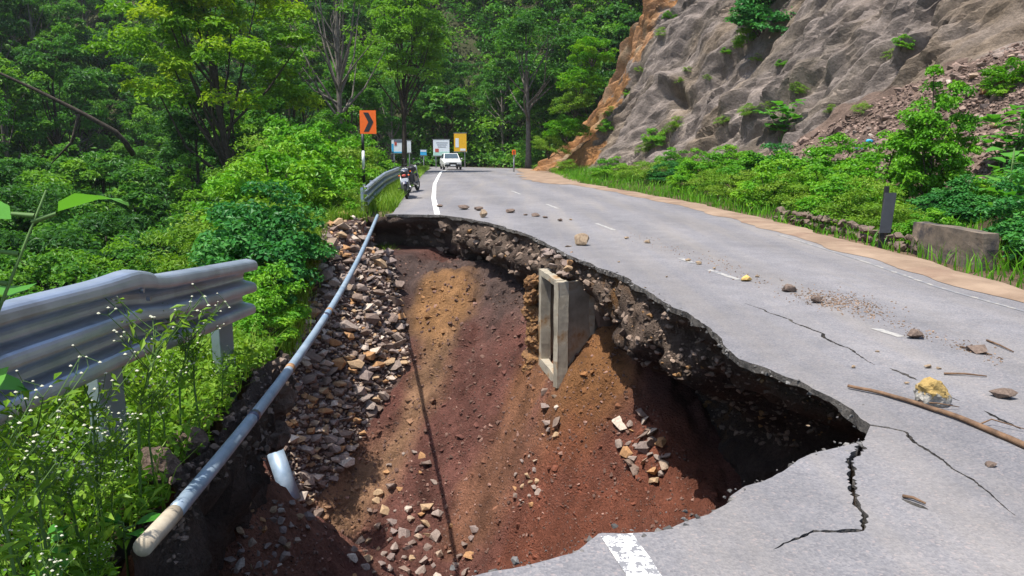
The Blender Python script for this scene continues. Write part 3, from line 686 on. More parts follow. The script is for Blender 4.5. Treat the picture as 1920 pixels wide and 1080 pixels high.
for i, (a, b) in enumerate([((1118, 419), (1152, 432)), ((1275, 484), (1300, 494)), ((1328, 506), (1386, 525)), ((1640, 616), (1690, 632)), ((1025, 383), (1046, 391)), ((960, 358), (975, 364))]):
    strip('road_marking', [g(*a), g(*b)], 0.09, 0.004, MT['paint_dash'], ['short pale centre dash past the small rock', 'worn centre dash with debris', 'white centre dash ending at a yellow stone', 'faint nearest centre dash', 'faint far centre dash', 'farthest centre dash'][i], 7 + i)
strip('road_marking', [(float(xr(y)) - 0.5, y) for y in np.arange(7, 16, 0.5)], 0.06, 0.004, paint_mat('worn_paint', 0.53, 5, (0.32, 0.3, 0.27)), 'pale right edge line under dust', 17)

# ------------------------------------------------------------------ stones
c_soil = c
R0 = np.random.default_rng(11)
def hull_mesh(name, r, n, flat, mat, bev=0.0):
    p = r.normal(size=(n, 3)); p /= np.linalg.norm(p, axis=1)[:, None]; p *= np.array([0.5, 0.36, 0.28 * flat]) * r.uniform(0.8, 1.1, (n, 1))
    bm = bmesh.new()
    for q in p: bm.verts.new(q)
    h = bmesh.ops.convex_hull(bm, input=bm.verts[:])
    bmesh.ops.delete(bm, geom=[v for v in bm.verts if not v.link_faces], context='VERTS')
    if bev: bmesh.ops.bevel(bm, geom=bm.edges[:], offset=bev, segments=1, affect='EDGES')
    bmesh.ops.recalc_face_normals(bm, faces=bm.faces)
    me = bpy.data.meshes.new(name); bm.to_mesh(me); bm.free(); me.materials.append(mat); return me
STONES = [hull_mesh('stone', R0, int(R0.integers(11, 16)), R0.uniform(0.8, 1.3), MT['stone']) for _ in range(14)]
def hull_arrs(me):
    v = np.array([x.co[:] for x in me.vertices]); t = []
    for p in me.polygons:
        for k in range(1, len(p.vertices) - 1): t.append((p.vertices[0], p.vertices[k], p.vertices[k + 1]))
    return v, np.array(t)
SARR = [hull_arrs(m) for m in STONES]
def rand_rot(r, amt=1.0):
    a, b, c = r.uniform(-1, 1, 3) * np.array([0.6, 0.6, math.pi]) * amt
    return a, b, c if amt < 1 else r.uniform(-math.pi, math.pi)
def rmat(e):
    from mathutils import Euler
    return np.array(Euler(e).to_matrix())
def stone_mass(name, pts, sizes, cols, r, label, parent=None):
    Vs, Ts, Cs, o = [], [], [], 0
    for p, s, c in zip(pts, sizes, cols):
        v, t = SARR[r.integers(len(SARR))]; v = (v * s) @ rmat((r.uniform(-.6, .6), r.uniform(-.6, .6), r.uniform(-3, 3))).T + p
        Vs.append(v); Ts.append(t + o); Cs.append(np.tile(c, (len(v), 1))); o += len(v)
    ob = obj(name, tri_mesh(name, np.vstack(Vs), np.vstack(Ts), MT['stonebits'], {'Col': np.vstack(Cs)}), parent)
    return tag(ob, label, kind='stuff')
def scatter_px(poly, mind, n, r, bv, tries=40):
    xs = [p[0] for p in poly]; ys = [p[1] for p in poly]; out = []
    for _ in range(n * tries):
        if len(out) >= n: break
        x, y = r.uniform(min(xs), max(xs)), r.uniform(min(ys), max(ys))
        if not inpoly(np.array([x]), np.array([y]), poly)[0]: continue
        if any((x - a) ** 2 + (y - b) ** 2 < mind * mind for a, b, *_ in out): continue
        h, nn = hitf(x, y, bv)
        if h is None: continue
        out.append((x, y, h, nn))
    return out
# what is left of the dry-stone retaining wall: 300 stones as parts, the small chinking as stuff
wallroot = empty('retaining_wall', A(600, 700, 13.5)); tag(wallroot, 'ruined rubble stone retaining wall collapsing down the left side of the washout', 'wall')
WP = np.array(wallroot.location)
pts = scatter_px(STONEZ, 12.5, 300, R0, BV_FLOOR)
for x, y, h, nn in pts:
    Y = h.y; s = R0.choice([R0.uniform(15, 25), R0.uniform(24, 42)], p=[.55, .45]) / F * Y
    o = obj('stone', STONES[R0.integers(len(STONES))], wallroot, np.array(h) - WP + np.array(nn) * s * 0.2, (R0.uniform(-.35, .35), R0.uniform(-.35, .35), R0.uniform(-0.5, 0.5) + (math.pi if R0.random() < .5 else 0)), (s * R0.uniform(0.9, 1.25), s, s * R0.uniform(0.8, 1.2)))
pts = scatter_px(STONEZ, 4.5, 1900, R0, BV_FLOOR, 5)
sc = np.array(SCOL)
stone_mass('small_stones', [np.array(p[2]) - WP for p in pts], [R0.uniform(7, 16) / F * p[2].y for p in pts], sc[R0.integers(0, 10, len(pts))] * R0.uniform(0.8, 1.3, (len(pts), 1)), R0, None, wallroot)
# loose stones lying in the washout
def rubble(poly, n, mind, smin, smax, label, group, bv=BV_FLOOR):
    for x, y, h, nn in scatter_px(poly, mind, n, R0, bv):
        s = R0.uniform(smin, smax) / F * h.y
        o = obj('loose_stone', STONES[R0.integers(len(STONES))], None, np.array(h) + np.array([0, 0, s * 0.1]), (R0.uniform(-.6, .6), R0.uniform(-.6, .6), R0.uniform(-3, 3)), s * R0.uniform(0.85, 1.2))
        tag(o, label, 'stone', group)
rubble([(430, 960), (560, 930), (600, 960), (520, 1080), (420, 1090)], 46, 13, 16, 34, 'loose stone in the rubble below the broken blue pipe stub', 'rubble below the pipe stub')
rubble([(720, 860), (800, 840), (830, 960), (900, 1000), (880, 1090), (640, 1090)], 70, 13, 12, 34, 'loose stone in the rubble fan at the bottom of the tan streak', 'rubble at the bottom of the tan streak')
rubble([(1150, 790), (1210, 770), (1260, 850), (1230, 910), (1170, 880)], 26, 14, 18, 44, 'angular brown stone in the heap right of the drain chamber', 'stone heap right of the drain chamber')
rubble([(965, 860), (1015, 850), (1010, 950), (960, 940)], 16, 11, 10, 22, 'grey brown stone in the small heap below the drain chamber', 'small heap below the drain chamber')
rubble([(1010, 735), (1050, 745), (1045, 830), (1015, 820)], 9, 14, 14, 34, 'pale stone tumbled at the foot of the drain chamber', 'stones at the foot of the drain chamber')
pts = scatter_px([(400, 700), (620, 420), (720, 420), (1100, 560), (1350, 960), (900, 1085), (380, 1085)], 3, 3800, R0, BV_FLOOR, 3)
stone_mass('pebbles', [np.array(p[2]) for p in pts], [R0.choice([R0.uniform(3, 8), R0.uniform(7, 15)], p=[.8, .2]) / F * p[2].y for p in pts], np.array([0.135, 0.08, 0.062]) * np.where(R0.random((len(pts), 1)) < .85, R0.uniform(0.7, 1.3, (len(pts), 1)), R0.uniform(1.4, 2.4, (len(pts), 1))), R0, 'pebbles and crumbs strewn over the washed out earth')
# clods and slumped lumps of the same earth they lie on
def earth_at(x, y):
    i = int(np.clip((x - gx[0]) / 0.048, 0, len(gx) - 1)); k = int(np.clip((y - gy[0]) / 0.048, 0, len(gy) - 1)); return c_soil[i * len(gy) + k]
pts = scatter_px([(380, 880), (560, 930), (700, 700), (780, 520), (1000, 540), (1140, 650), (1370, 960), (900, 1085), (360, 1085)], 4, 1500, R0, BV_FLOOR, 3)
stone_mass('earth_clods', [np.array(p[2]) - np.array(p[3]) * .01 for p in pts], [(4 + 20 * R0.random() ** 4) / F * p[2].y for p in pts], [earth_at(p[2].x, p[2].y) * R0.uniform(.6, .95) for p in pts], R0, 'clods of red brown earth broken from the slope')
# stones bedded in the broken bank under the asphalt
pts = scatter_px([(760, 415), (930, 428), (1060, 478), (1230, 560), (1400, 690), (1600, 775), (1480, 850), (1280, 780), (1160, 640), (1000, 520), (760, 480)], 5, 1500, R0, BV_WALL, 4)
bc = []
for p in pts: bc.append(np.array([0.19, 0.14, 0.108]) * R0.uniform(0.4, 1.5) if R0.random() < 0.94 else np.array([0.26, 0.15, 0.07]))
stone_mass('bank_gravel', [np.array(p[2]) for p in pts], [(5 + 22 * R0.random() ** 2.2) / F * p[2].y for p in pts], bc, R0, 'gravel and stones bedded in the undercut bank below the road edge')
# gravel and clods in the verge bank
pts = scatter_px([(260, 830), (400, 700), (560, 650), (580, 860), (400, 900), (330, 1060), (240, 1000)], 6, 350, R0, BV_VB, 6)
stone_mass('bank_gravel', [np.array(p[2]) for p in pts], [R0.uniform(8, 30) / F * p[2].y for p in pts], np.array([0.16, 0.12, 0.095]) * R0.uniform(0.5, 1.5, (len(pts), 1)), R0, 'stones and crumbled concrete in the bank below the guardrail')
MT['ochre_earth'] = noise_mat('ochre_earth', (0.16, 0.085, 0.045), (0.32, 0.17, 0.065), 3, 0.95, 0.9, 0.05)
def clod_mesh(name, r, mat, rough=0.2):
    bm = bmesh.new(); bmesh.ops.create_icosphere(bm, subdivisions=4, radius=0.5)
    P = np.array([v.co[:] for v in bm.verts]); k = r.uniform(0, 99)
    d = 1 + 0.55 * fbm(P * 2.2 + k, 4, 3) + rough * fbm(P * 7 + k, 3, 5)
    for v, q in zip(bm.verts, P * d[:, None]): v.co = q
    me = bpy.data.meshes.new(name); bm.to_mesh(me); bm.free(); me.materials.append(mat); return me
for (px, py, Y, s, lab) in [(500, 735, 6.5, .42, 'lump of torn earth hanging below the guardrail end'), (350, 850, 4.5, .30, 'grey crumbled concrete lump at the verge edge beside the pipe'), (445, 800, 5.6, .34, 'dark clod under the verge behind the pipe'), (505, 820, 6.6, .36, 'stony clod above the broken pipe stub'), (300, 880, 4.0, .2, 'small brown clod among the roots left of the pipe')]:
    o = obj('earth_clod', clod_mesh('earth_clod', R0, MT['soilplain']), None, A(px, py, Y), (R0.uniform(-1, 1), R0.uniform(-1, 1), R0.uniform(-3, 3)), (s * 1.2, s, s * .8)); tag(o, lab, 'clod', 'earth clods on the verge edge')

def rough_block(name, s, mat, parent, loc, R, seed, amp=0.02, cuts=7):
    bm = bmesh.new(); bmesh.ops.create_cube(bm, size=1); bmesh.ops.scale(bm, vec=Vector(s), verts=bm.verts)
    bmesh.ops.subdivide_edges(bm, edges=bm.edges[:], cuts=cuts, use_grid_fill=True)
    P = np.array([v.co[:] for v in bm.verts]); n = np.column_stack([fbm(P * 3 + 5 * k, 4, seed + k) for k in range(3)]) * amp
    for v, q in zip(bm.verts, (P + n) @ np.asarray(R).T): v.co = q
    me = bpy.data.meshes.new(name); bm.to_mesh(me); bm.free(); me.materials.append(mat); return obj(name, me, parent, loc)
# ------------------------------------------------------------------ concrete drain chamber standing in the far bank
Lp = np.array(A(1010, 600, 13.7)[:2]); Np = np.array(A(1046, 600, 12.35)[:2]); Rp = np.array(A(1118, 600, 12.75)[:2])
zt, zb = -0.38, -2.12
ch = empty('drain_chamber', (Np[0], Np[1], zb)); tag(ch, 'pale concrete roadside drain chamber exposed under the far road edge', 'drain')
def panel(name, a, b, z0, z1, th, mat=MT['concrete'], side=1):
    a = np.array(a); b = np.array(b); d = b - a; L = np.linalg.norm(d); d /= L; n = np.array([-d[1], d[0]]) * side
    ctr = (a + b) / 2 + n * th / 2; ang = math.atan2(d[1], d[0])
    return rough_block(name, (L, th, z1 - z0), mat, ch, np.array([ctr[0], ctr[1], (z0 + z1) / 2]) - np.array(ch.location), rotz(ang), int(L * 100 + z1 * 37) % 91, 0.022, 7)
dLN = (Np - Lp) / np.linalg.norm(Np - Lp); dNR = (Rp - Np) / np.linalg.norm(Rp - Np)
panel('post', Lp, Lp + dLN * 0.19, zb, zt, 0.17)
panel('post', Np - dLN * 0.17, Np, zb, zt, 0.17)
panel('sill', Lp + dLN * 0.14, Np - dLN * 0.13, zb, zb + 0.16, 0.14)
panel('lintel', Lp + dLN * 0.14, Np - dLN * 0.13, zt - 0.10, zt, 0.13)
panel('side_wall', Np + dNR * 0.0 + np.array([0.13 * 0, 0]), Rp + dNR * 0.3, zb, zt - 0.02, 0.12, side=1)
panel('side_wall', Lp + dNR * 0.13, Lp + dNR * 1.1, zb, zt - 0.02, 0.12, side=-1)
panel('back_wall', Lp + dNR * 0.62, Np + dNR * 0.62, zb + 0.02, zt - 0.03, 0.10)
panel('floor', Lp + dNR * 0.35, Np + dNR * 0.35 - dLN * 0.13, zb + 0.05, zb + 0.32, 0.22)
for (px, py, Y, sz, lab) in [(1150, 600, 13.1, (.9, .9, 1.6), 'earth bank packed against the right side of the drain chamber'), (1085, 770, 12.35, (.8, .55, .5), 'ochre earth heaped at the foot of the drain chamber')]:
    em = clod_mesh('earth_bank', R0, MT['ochre_earth'] if py > 700 or px < 1000 else MT['soilplain'], 0.3); o = obj('earth_bank', em, None, A(px, py, Y), (0, 0, R0.uniform(-1, 1)), sz); tag(o, lab, kind='structure')
for k, py in enumerate((530, 556, 585, 612, 640, 668, 694)):
    em = clod_mesh('earth_bank', R0, MT['ochre_earth'], 0.35); o = obj('earth_bank', em, None, A(1000 + R0.uniform(-5, 5), py, 13.95), (R0.uniform(-1, 1), R0.uniform(-1, 1), R0.uniform(-3, 3)), (.28, .42, .36)); tag(o, 'ochre earth sticking to the left edge of the drain chamber', kind='structure')
cap = empty('masonry_cap', (Np[0], Np[1], zt)); tag(cap, 'rubble masonry cap between the drain chamber and the asphalt', 'masonry')
for k in range(34):
    u = R0.random(); w = R0.random() ** 1.5
    p = Lp + (Np - Lp) * u * 1.05 + dNR * (0.1 + 0.55 * w); s = R0.uniform(.15, .26)
    obj('stone', STONES[R0.integers(len(STONES))], cap, (p[0] - Np[0], p[1] - Np[1], R0.uniform(0.02, 0.36)), (R0.uniform(-.4, .4), R0.uniform(-.4, .4), R0.uniform(-3, 3)), s)

# broken pale pipe stub in the rubble, hanging cable
hs = hitf(545, 925)[0].y - .35; st = empty('pipe_stub', A(545, 925, hs)); tag(st, 'short pale blue broken pipe stub sticking out of the rubble', 'pipe')
a = np.array(A(515, 845, hs + .35)) - np.array(st.location); b = np.array(A(548, 940, hs - .02)) - np.array(st.location)
tube('pipe_wall', [a, (a + b) / 2, b], [0.15, 0.155, 0.16], MT['pipe'], 16, st)
box('concrete_collar', a + np.array([-0.08, 0.05, 0.02]), (.34, .26, .26), MT['concrete_old'], st, 0.04, rotz(.4))

# ------------------------------------------------------------------ long pipe spanning the washout
p0 = np.array([*G(268, 1026, 0.17)[:2], 0.17]); p1 = np.array(A(708, 404, 19.6))
t = np.linspace(0, 1, 40)[:, None]; pp = p0 + (p1 - p0) * t; pp[:, 2] -= 0.27 * np.sin(np.pi * t[:, 0] ** 0.8) * 1.0; pp[:, 0] += 0.03 * np.sin(np.pi * t[:, 0])
pr_ = empty('water_pipe', p0); tag(pr_, 'long blue grey steel water pipe spanning the washout from verge to far corner', 'pipe')
def seg(name, i0, i1, mat, r=0.047): return tube(name, pp[i0:i1 + 1] - p0, r, mat, 14, pr_)
dense = resample(pp, 0.1)
def segd(name, d0, d1, mat, r): return tube(name, dense[d0:d1 + 1] - p0, r, mat, 14, pr_)
segd('pipe_barrel', 4, len(dense) - 1, MT['pipe'], 0.039)
segd('pipe_end', 0, 4, MT['pipe_end'], 0.0405)
for d in (20, 34, 58, 61): segd('joint_ring', d, d + 1, MT['rust'] if d in (34, 61) else MT['tank'], 0.0418)

# ------------------------------------------------------------------ guardrails
PROF = np.array([(-0.055, 0.50), (-0.03, 0.507), (0.0, 0.485), (0.022, 0.455), (0.02, 0.42), (-0.05, 0.36), (-0.055, 0.335), (0.02, 0.275), (0.022, 0.235), (-0.05, 0.18), (-0.055, 0.15), (0.02, 0.09), (0.022, 0.05), (0.0, 0.018), (-0.045, 0.0)])
kz = np.linspace(0, 1, 61); amp_ = 0.058
PROF = np.column_stack([amp_ * np.tanh(0.9 * np.cos(2 * np.pi * (kz * 2.72 - 0.33))) / np.tanh(0.9), 0.5 * (1 - kz) + 0.012 * np.sin(2 * np.pi * (kz * 5.44 - 0.1))])
def beam(name, path, zs, tilt, mat, parent, scale=1.0, org=np.zeros(3), bulge=None):
    P = np.asarray(path, float); T = np.gradient(P[:, :2], axis=0); T /= np.linalg.norm(T, axis=1)[:, None]; N = np.column_stack([T[:, 1], -T[:, 0]])
    pf = PROF * scale; back = pf[::-1] - np.array([0.006, 0]); loop = np.vstack([pf, back]); k = len(loop); rows = []
    for i in range(len(P)):
        th = tilt[i] if hasattr(tilt, '__len__') else tilt
        a = loop[:, 0] * math.cos(th) - loop[:, 1] * math.sin(th); h = loop[:, 0] * math.sin(th) + loop[:, 1] * math.cos(th)
        if bulge is not None: h = h + bulge[i] * sstep(0.40 * scale, 0.5 * scale, loop[:, 1])
        rows.append(np.column_stack([P[i, 0] + N[i, 0] * a, P[i, 1] + N[i, 1] * a, zs[i] + h]))
    V = np.stack(rows, 0).reshape(-1, 3) - org
    I = np.arange(len(P) * k).reshape(len(P), k); J = np.roll(I, -1, 1)
    q = np.stack([I[:-1], J[:-1], J[1:], I[1:]], -1).reshape(-1, 4)
    fc = [tuple(x) for x in q]
    for row, fl in ((I[0], 1), (I[-1], -1)):
        for j in range(len(pf) - 1):
            fc.append(tuple([int(row[j]), int(row[j + 1]), int(row[k - 2 - j]), int(row[k - 1 - j])][::fl]))
    me = py_mesh(name, V, fc, mat, smooth=False)
    o = obj(name, me, parent); return o
def gpost(parent, p, z0, z1, ang, mat, w=0.15, lean=0.0):
    R = rotz(ang); R2 = R @ np.array([[1, 0, 0], [0, 1, 0], [0, 0, 1.0]])
    parts = [box_arr((0, 0, 0), (0.006, w, z1 - z0)), box_arr((-0.035, w / 2, 0), (0.07, 0.006, z1 - z0 - .004)), box_arr((-0.035, -w / 2, 0), (0.07, 0.006, z1 - z0 - .004))]
    v, t_ = join_arr(parts); v[:, 0] += lean * (v[:, 2] - z0 * 0); v = v @ R.T + np.array([p[0], p[1], (z0 + z1) / 2])
    return obj('post', tri_mesh('post', v, t_, mat), parent)
gr = empty('guardrail', (-1.95, 4.0, 0.1)); tag(gr, 'near bent galvanised guardrail among flowering weeds on the left verge', 'guardrail')
GO = np.array(gr.location)
kx = [A(-260, 640, 2.2), A(0, 566, 2.95), A(130, 535, 3.4), A(250, 507, 4.0), A(300, 510, 4.4), A(380, 497, 5.1), A(462, 482, 6.15)]
kk = np.array(kx); path = resample(kk, 0.1)
scl = np.interp(path[:, 1], [2.2, 4.0, 6.15], [1.12, 1.1, 0.92])
i_m = int(np.argmin(np.abs(path[:, 1] - 4.05)))
tl = np.interp(path[:, 1], [2.2, 4.0, 6.15], [0.10, 0.05, -0.10])
zs = path[:, 2] - 0.505 * 0.95
beam('beam', path[:i_m + 3, :2] + 0, zs[:i_m + 3] + 0, tl[:i_m + 3], MT['galv'], gr, 0.95, GO, 0.02 * np.exp(-((path[:i_m + 3, 1] - 4.05) / 0.25) ** 2))
T_ = path[-1, :2] - path[i_m, :2]; T_ /= np.linalg.norm(T_); nrm_ = np.array([T_[1], -T_[0]])
beam('beam', path[i_m - 2:, :2] - nrm_ * 0.012, zs[i_m - 2:], tl[i_m - 2:], MT['galv'], gr, 0.945, GO)
ang = math.atan2(nrm_[1], nrm_[0])
q = A(232, 745, 4.05); gpost(gr, q[:2] - GO[:2] - nrm_ * 0.06, -0.55, 0.85, ang - .35, MT['galv'], 0.17)
q = A(440, 640, 5.85); gpost(gr, q[:2] - GO[:2] - nrm_ * 0.06, -0.6, 0.55, ang - .35, MT['galv'], 0.16)
for (bx, by, bY) in [(255, 545, 4.02), (268, 560, 4.08), (255, 640, 4.02), (268, 650, 4.08)]:
    c_ = np.array(A(bx, by, bY)) - GO + np.array([nrm_[0], nrm_[1], 0]) * 0.02
    v, t_ = tube_arr([c_, c_ + np.array([nrm_[0], nrm_[1], 0]) * 0.02], 0.013, 6); obj('bolt', tri_mesh('bolt', v, t_, MT['steel']), gr)
gf = empty('guardrail', (*GR(700, 385)[:2], 0)); tag(gf, 'far curved guardrail beside the parked motorcycles', 'guardrail'); GO2 = np.array(gf.location)
fp = np.array([A(686, 352, 21.5), A(700, 340, 24.0), (A(722, 324, 29)), A(750, 313, 36)]); fp = resample(fp, 0.5)
beam('beam', fp[:, :2], fp[:, 2] - 0.5, 0.0, MT['galv'], gf, 1.05, GO2)
for i in range(1, len(fp), 6):
    gpost(gf, fp[i, :2] - GO2[:2] - np.array([0.12, 0.03]), -1.2, fp[i, 2] - GO2[2] - 0.03, 0.2, MT['galv'])

# ------------------------------------------------------------------ road furniture on the right
pw = empty('parapet_wall', G(1785, 490)); tag(pw, 'short weathered concrete parapet block at the right road edge', 'wall')
a = np.array(G(1708, 470)); b = np.array(G(1838, 500)); d = (b - a)[:2]; Lw = np.linalg.norm(d); an = math.atan2(d[1], d[0])
nb = np.array([-d[1], d[0]]) / Lw * (1 if (-d[1]) * 0 + d[0] > 0 else -1)
PO = np.array(pw.location); mid = (a + b) / 2
rough_block('block', (Lw, 0.24, 0.62), MT['concrete_old'], pw, mid - PO + np.array([nb[0] * .12, nb[1] * .12, 0.17]), rotz(an), 3, 0.035)
mp_ = empty('marker_post', G(1655, 462)); tag(mp_, 'leaning dark metal marker post beside the parapet block', 'post')
P0 = np.array(G(1655, 466)); P1 = np.array(A(1664, 362, P0[1] + 0.05)); up = P1 - P0; hgt = np.linalg.norm(up)
box('stake', (up * 0.5 + np.array([-0.03, 0, 0])), (0.07, 0.06, hgt + 0.2), MT['black'], mp_, 0.006, np.array([[1, 0, up[0] / hgt], [0, 1, 0], [0, 0, 1]]))
box('plate', up * 0.62 + np.array([0.02, -0.04, 0]), (0.20, 0.02, hgt * 0.74), plain('grey_plate', (0.06, 0.065, 0.075), 0.6), mp_, 0.004, np.array([[1, 0, up[0] / hgt + 0.04], [0, 1, 0], [0, 0, 1]]))
DSTONE = []
for m_ in STONES:
    m2 = m_.copy(); m2.materials.clear(); m2.materials.append(MT['darkrock']); DSTONE.append(m2)
lw = empty('low_stone_wall', G(1540, 440)); tag(lw, 'low rubble stone kerb wall under the roadside bushes', 'wall'); LO = np.array(lw.location)
wl = resample(np.array([G(1700, 474)[:2], G(1640, 462)[:2], G(1550, 436)[:2], G(1440, 410)[:2]]), 0.17) + np.array([0.25, 0.1])
for i, p in enumerate(wl):
    for lv in range(2):
        s = R0.uniform(.2, .3)
        if lv == 1 and R0.random() < 0.15: continue
        obj('stone', DSTONE[R0.integers(len(STONES))], lw, (p[0] - LO[0] + R0.uniform(-.04, .04), p[1] - LO[1] + R0.uniform(-.04, .04), 0.05 + 0.15 * lv), (R0.uniform(-.3, .3), R0.uniform(-.3, .3), R0.uniform(-3, 3)), (s, s, s * 1.1))

# ------------------------------------------------------------------ things lying on the road
def road_rock(px, py, wpx, label, mat, hs=0.7, cat='rock', group=None):
    p = np.array(G(px, py)); s = wpx / F * np.linalg.norm(p - EYE)
    me = hull_mesh('rock', R0, 22, 1.0, mat, 0.0)
    v = np.array([x.co[:] for x in me.vertices]); k = 0.5 * (v[:, 0].max() - v[:, 0].min()) / 0.5
    zmin = v[:, 2].min() * hs * 1.5
    o = obj('rock', me, None, (p[0], p[1], -zmin * s - 0.01 * s), (0, 0, R0.uniform(-0.5, 0.5)), (s, s, s * hs * 1.5)); return tag(o, label, cat, group)
road_rock(1090, 460, 34, 'tan square rock alone on the road past the washout rim', MT['roadrock'], 1.0)
road_rock(1716, 634, 34, 'dark flat rock near the faint centre line', MT['darkrock'], 0.6)
road_rock(1832, 660, 52, 'brown clod patch on the right lane', MT['darkrock'], 0.3, 'clod')
road_rock(1880, 745, 42, 'olive dirt clod with a tail at the right frame edge', MT['darkrock'], 0.5, 'clod')
road_rock(1398, 527, 24, 'small ochre stone at the end of the white centre dash', noise_mat('ochre', (0.5, 0.3, 0.08), (0.6, 0.42, 0.16), 20, 0.9), 0.7)
road_rock(1480, 547, 32, 'dark rock at the left end of the gravel patch', MT['darkrock'], 0.6)
road_rock(1532, 568, 26, 'dark rock in front of the gravel patch', MT['darkrock'], 0.6)
road_rock(905, 408, 20, 'rock standing on the far rim of the washout', MT['roadrock'], 1.1)
road_rock(1856, 874, 22, 'small red brown stone on the near right asphalt', MT['darkrock'], 0.5)
for i, (x, y, w_) in enumerate([(868, 393, 26), (898, 395, 20), (824, 388, 14), (957, 399, 22), (1005, 406, 20), (1022, 409, 12), (1050, 415, 14), (985, 404, 9)]):
    road_rock(x, y, w_, 'low brown rock in the row laid across the far lane', MT['darkrock'], 0.5, 'rock', 'row of rocks across the far lane')
for i, (x, y, w_) in enumerate([(1175, 448, 12), (1215, 456, 15), (1070, 413, 8), (1290, 490, 12), (1310, 496, 14), (1340, 505, 9), (1740, 690, 14), (1760, 692, 10), (1600, 690, 10), (1645, 660, 8), (1420, 520, 10), (1250, 520, 6), (1160, 492, 6), (1210, 540, 5), (1700, 720, 9), (1515, 800, 8)]):
    road_rock(x, y, w_, 'small stone scattered on the asphalt', MT['roadrock'], 0.6, 'stone', 'small stones scattered on the asphalt')
# yellow painted rock
yr = empty('painted_rock', G(1752, 762)); tag(yr, 'grey rock daubed with yellow paint beside the long stick', 'rock')
def ymat():
    m, nt, p = newmat('yellow_daub'); co = coords(nt)
    sp = nd(nt, 'ShaderNodeSeparateXYZ'); nt.links.new(co, sp.inputs[0])
    ad = nd(nt, 'ShaderNodeMath', operation='MULTIPLY_ADD'); nt.links.new(noise(nt, co, 5, 4), ad.inputs[0]); ad.inputs[1].default_value = 1.0; nt.links.new(sp.outputs[2], ad.inputs[2])
    c_ = mixc(nt, ramp(nt, ad.outputs[0], [(0.50, (0, 0, 0)), (0.56, (1, 1, 1))]), ramp(nt, noise(nt, co, 14), [(0.3, (0.2, 0.19, 0.17)), (0.7, (0.36, 0.34, 0.3))]), (0.34, 0.23, 0.075))
    nt.links.new(c_, p.inputs['Base Color']); p.inputs['Roughness'].default_value = 0.85; bump(nt, p, noise(nt, co, 25, 8), 0.6, 0.01); return m
ym = clod_mesh('stone_body', np.random.default_rng(4), ymat(), 0.12); rb = obj('stone_body', ym, yr, (0, 0.05, 0.085), (0.2, 0.1, 0.35), (.25, .2, .22))
stp = [np.array(G(1590, 729)) + [0, 0, .03], np.array(G(1650, 741)) + [0, 0, .035], np.array(G(1720, 762)) + [0, 0, .03], np.array(G(1800, 790)) + [0, 0, .025], np.array(G(1930, 845)) + [0, 0, .03], np.array(G(2020, 890)) + [0, 0, .03]]
stp = resample(np.array(stp), 0.08); stp[:, 0] += 0.012 * fbm(stp * 6, 3, 4); stp[:, 2] = 0.022 + 0.008 * fbm(stp * 5, 3, 5)
sr = empty('branch', stp[0]); tag(sr, 'long dry stick lying across the right lane', 'stick')
tube('stick_shaft', stp - stp[0], np.linspace(0.012, 0.024, len(stp)), MT['twig'], 7, sr)
for k in (6, 12, 17): 
    q = stp[k] - stp[0]; tube('twig', [q, q + np.array([0.12, R0.uniform(-.08, .1), 0.02]), q + np.array([0.26, R0.uniform(-.1, .02), 0.0])], [0.007, 0.005, 0.003], MT['twig'], 5, sr)
for i, (x, y, x2, y2, lab) in enumerate([(1692, 934, 1735, 948, 'short dark twig on the near asphalt'), (1800, 652, 1860, 668, 'short brown twig beside the clod patch'), (1850, 640, 1900, 662, 'thin twig at the right lane edge'), (1770, 703, 1850, 708, 'thin pale straw above the painted rock')]):
    a = np.array(G(x, y)) + [0, 0, .012]; b = np.array(G(x2, y2)) + [0, 0, .012]
    o = tube('twig', [a, (a + b) / 2 + [0, .01, .006], b], [0.009, 0.008, 0.005], MT['twig'], 6); tag(o, lab, 'twig')
# gravel spill
poly = [(1500, 545), (1600, 550), (1680, 580), (1640, 590), (1540, 575)]
gp = []
for _ in range(700):
    x, y = R0.normal(1575, 45), R0.normal(566, 9); y += (x - 1575) * 0.16
    gp.append(np.array(G(x, y)) + [0, 0, .004])
for _ in range(500):
    u = R0.random(); x = 1180 + u * 700; y = 440 + u * 235 + R0.normal(0, 8); gp.append(np.array(G(x, y)) + [0, 0, .003])
stone_mass('gravel', gp, R0.uniform(0.008, 0.035, len(gp)), np.array([0.2, 0.14, 0.1]) * R0.uniform(0.7, 1.6, (len(gp), 1)), R0, 'thin scatter of brown gravel along the centre of the road')
# loose plates of asphalt on the near lip
for (pts_, z_, lab) in [([(1368, 925), (1395, 905), (1440, 894), (1446, 902), (1420, 914), (1385, 932)], -0.02, 'thin broken asphalt flake at the tip of the near rim'), ([(1088, 1024), (1110, 1012), (1128, 1016), (1120, 1030), (1095, 1034)], -0.015, 'small asphalt flake by the worn white line')]:
    L = jag(np.array([G(*p)[:2] for p in pts_ + pts_[:1]]), 0.01, 3, 0.03)[:-1][::-1]
    me = slab('asphalt_flake', [L], z_ + 0.0, 0.04, MT['asphalt']); o = obj('asphalt_flake', me); tag(o, lab, 'asphalt flake')

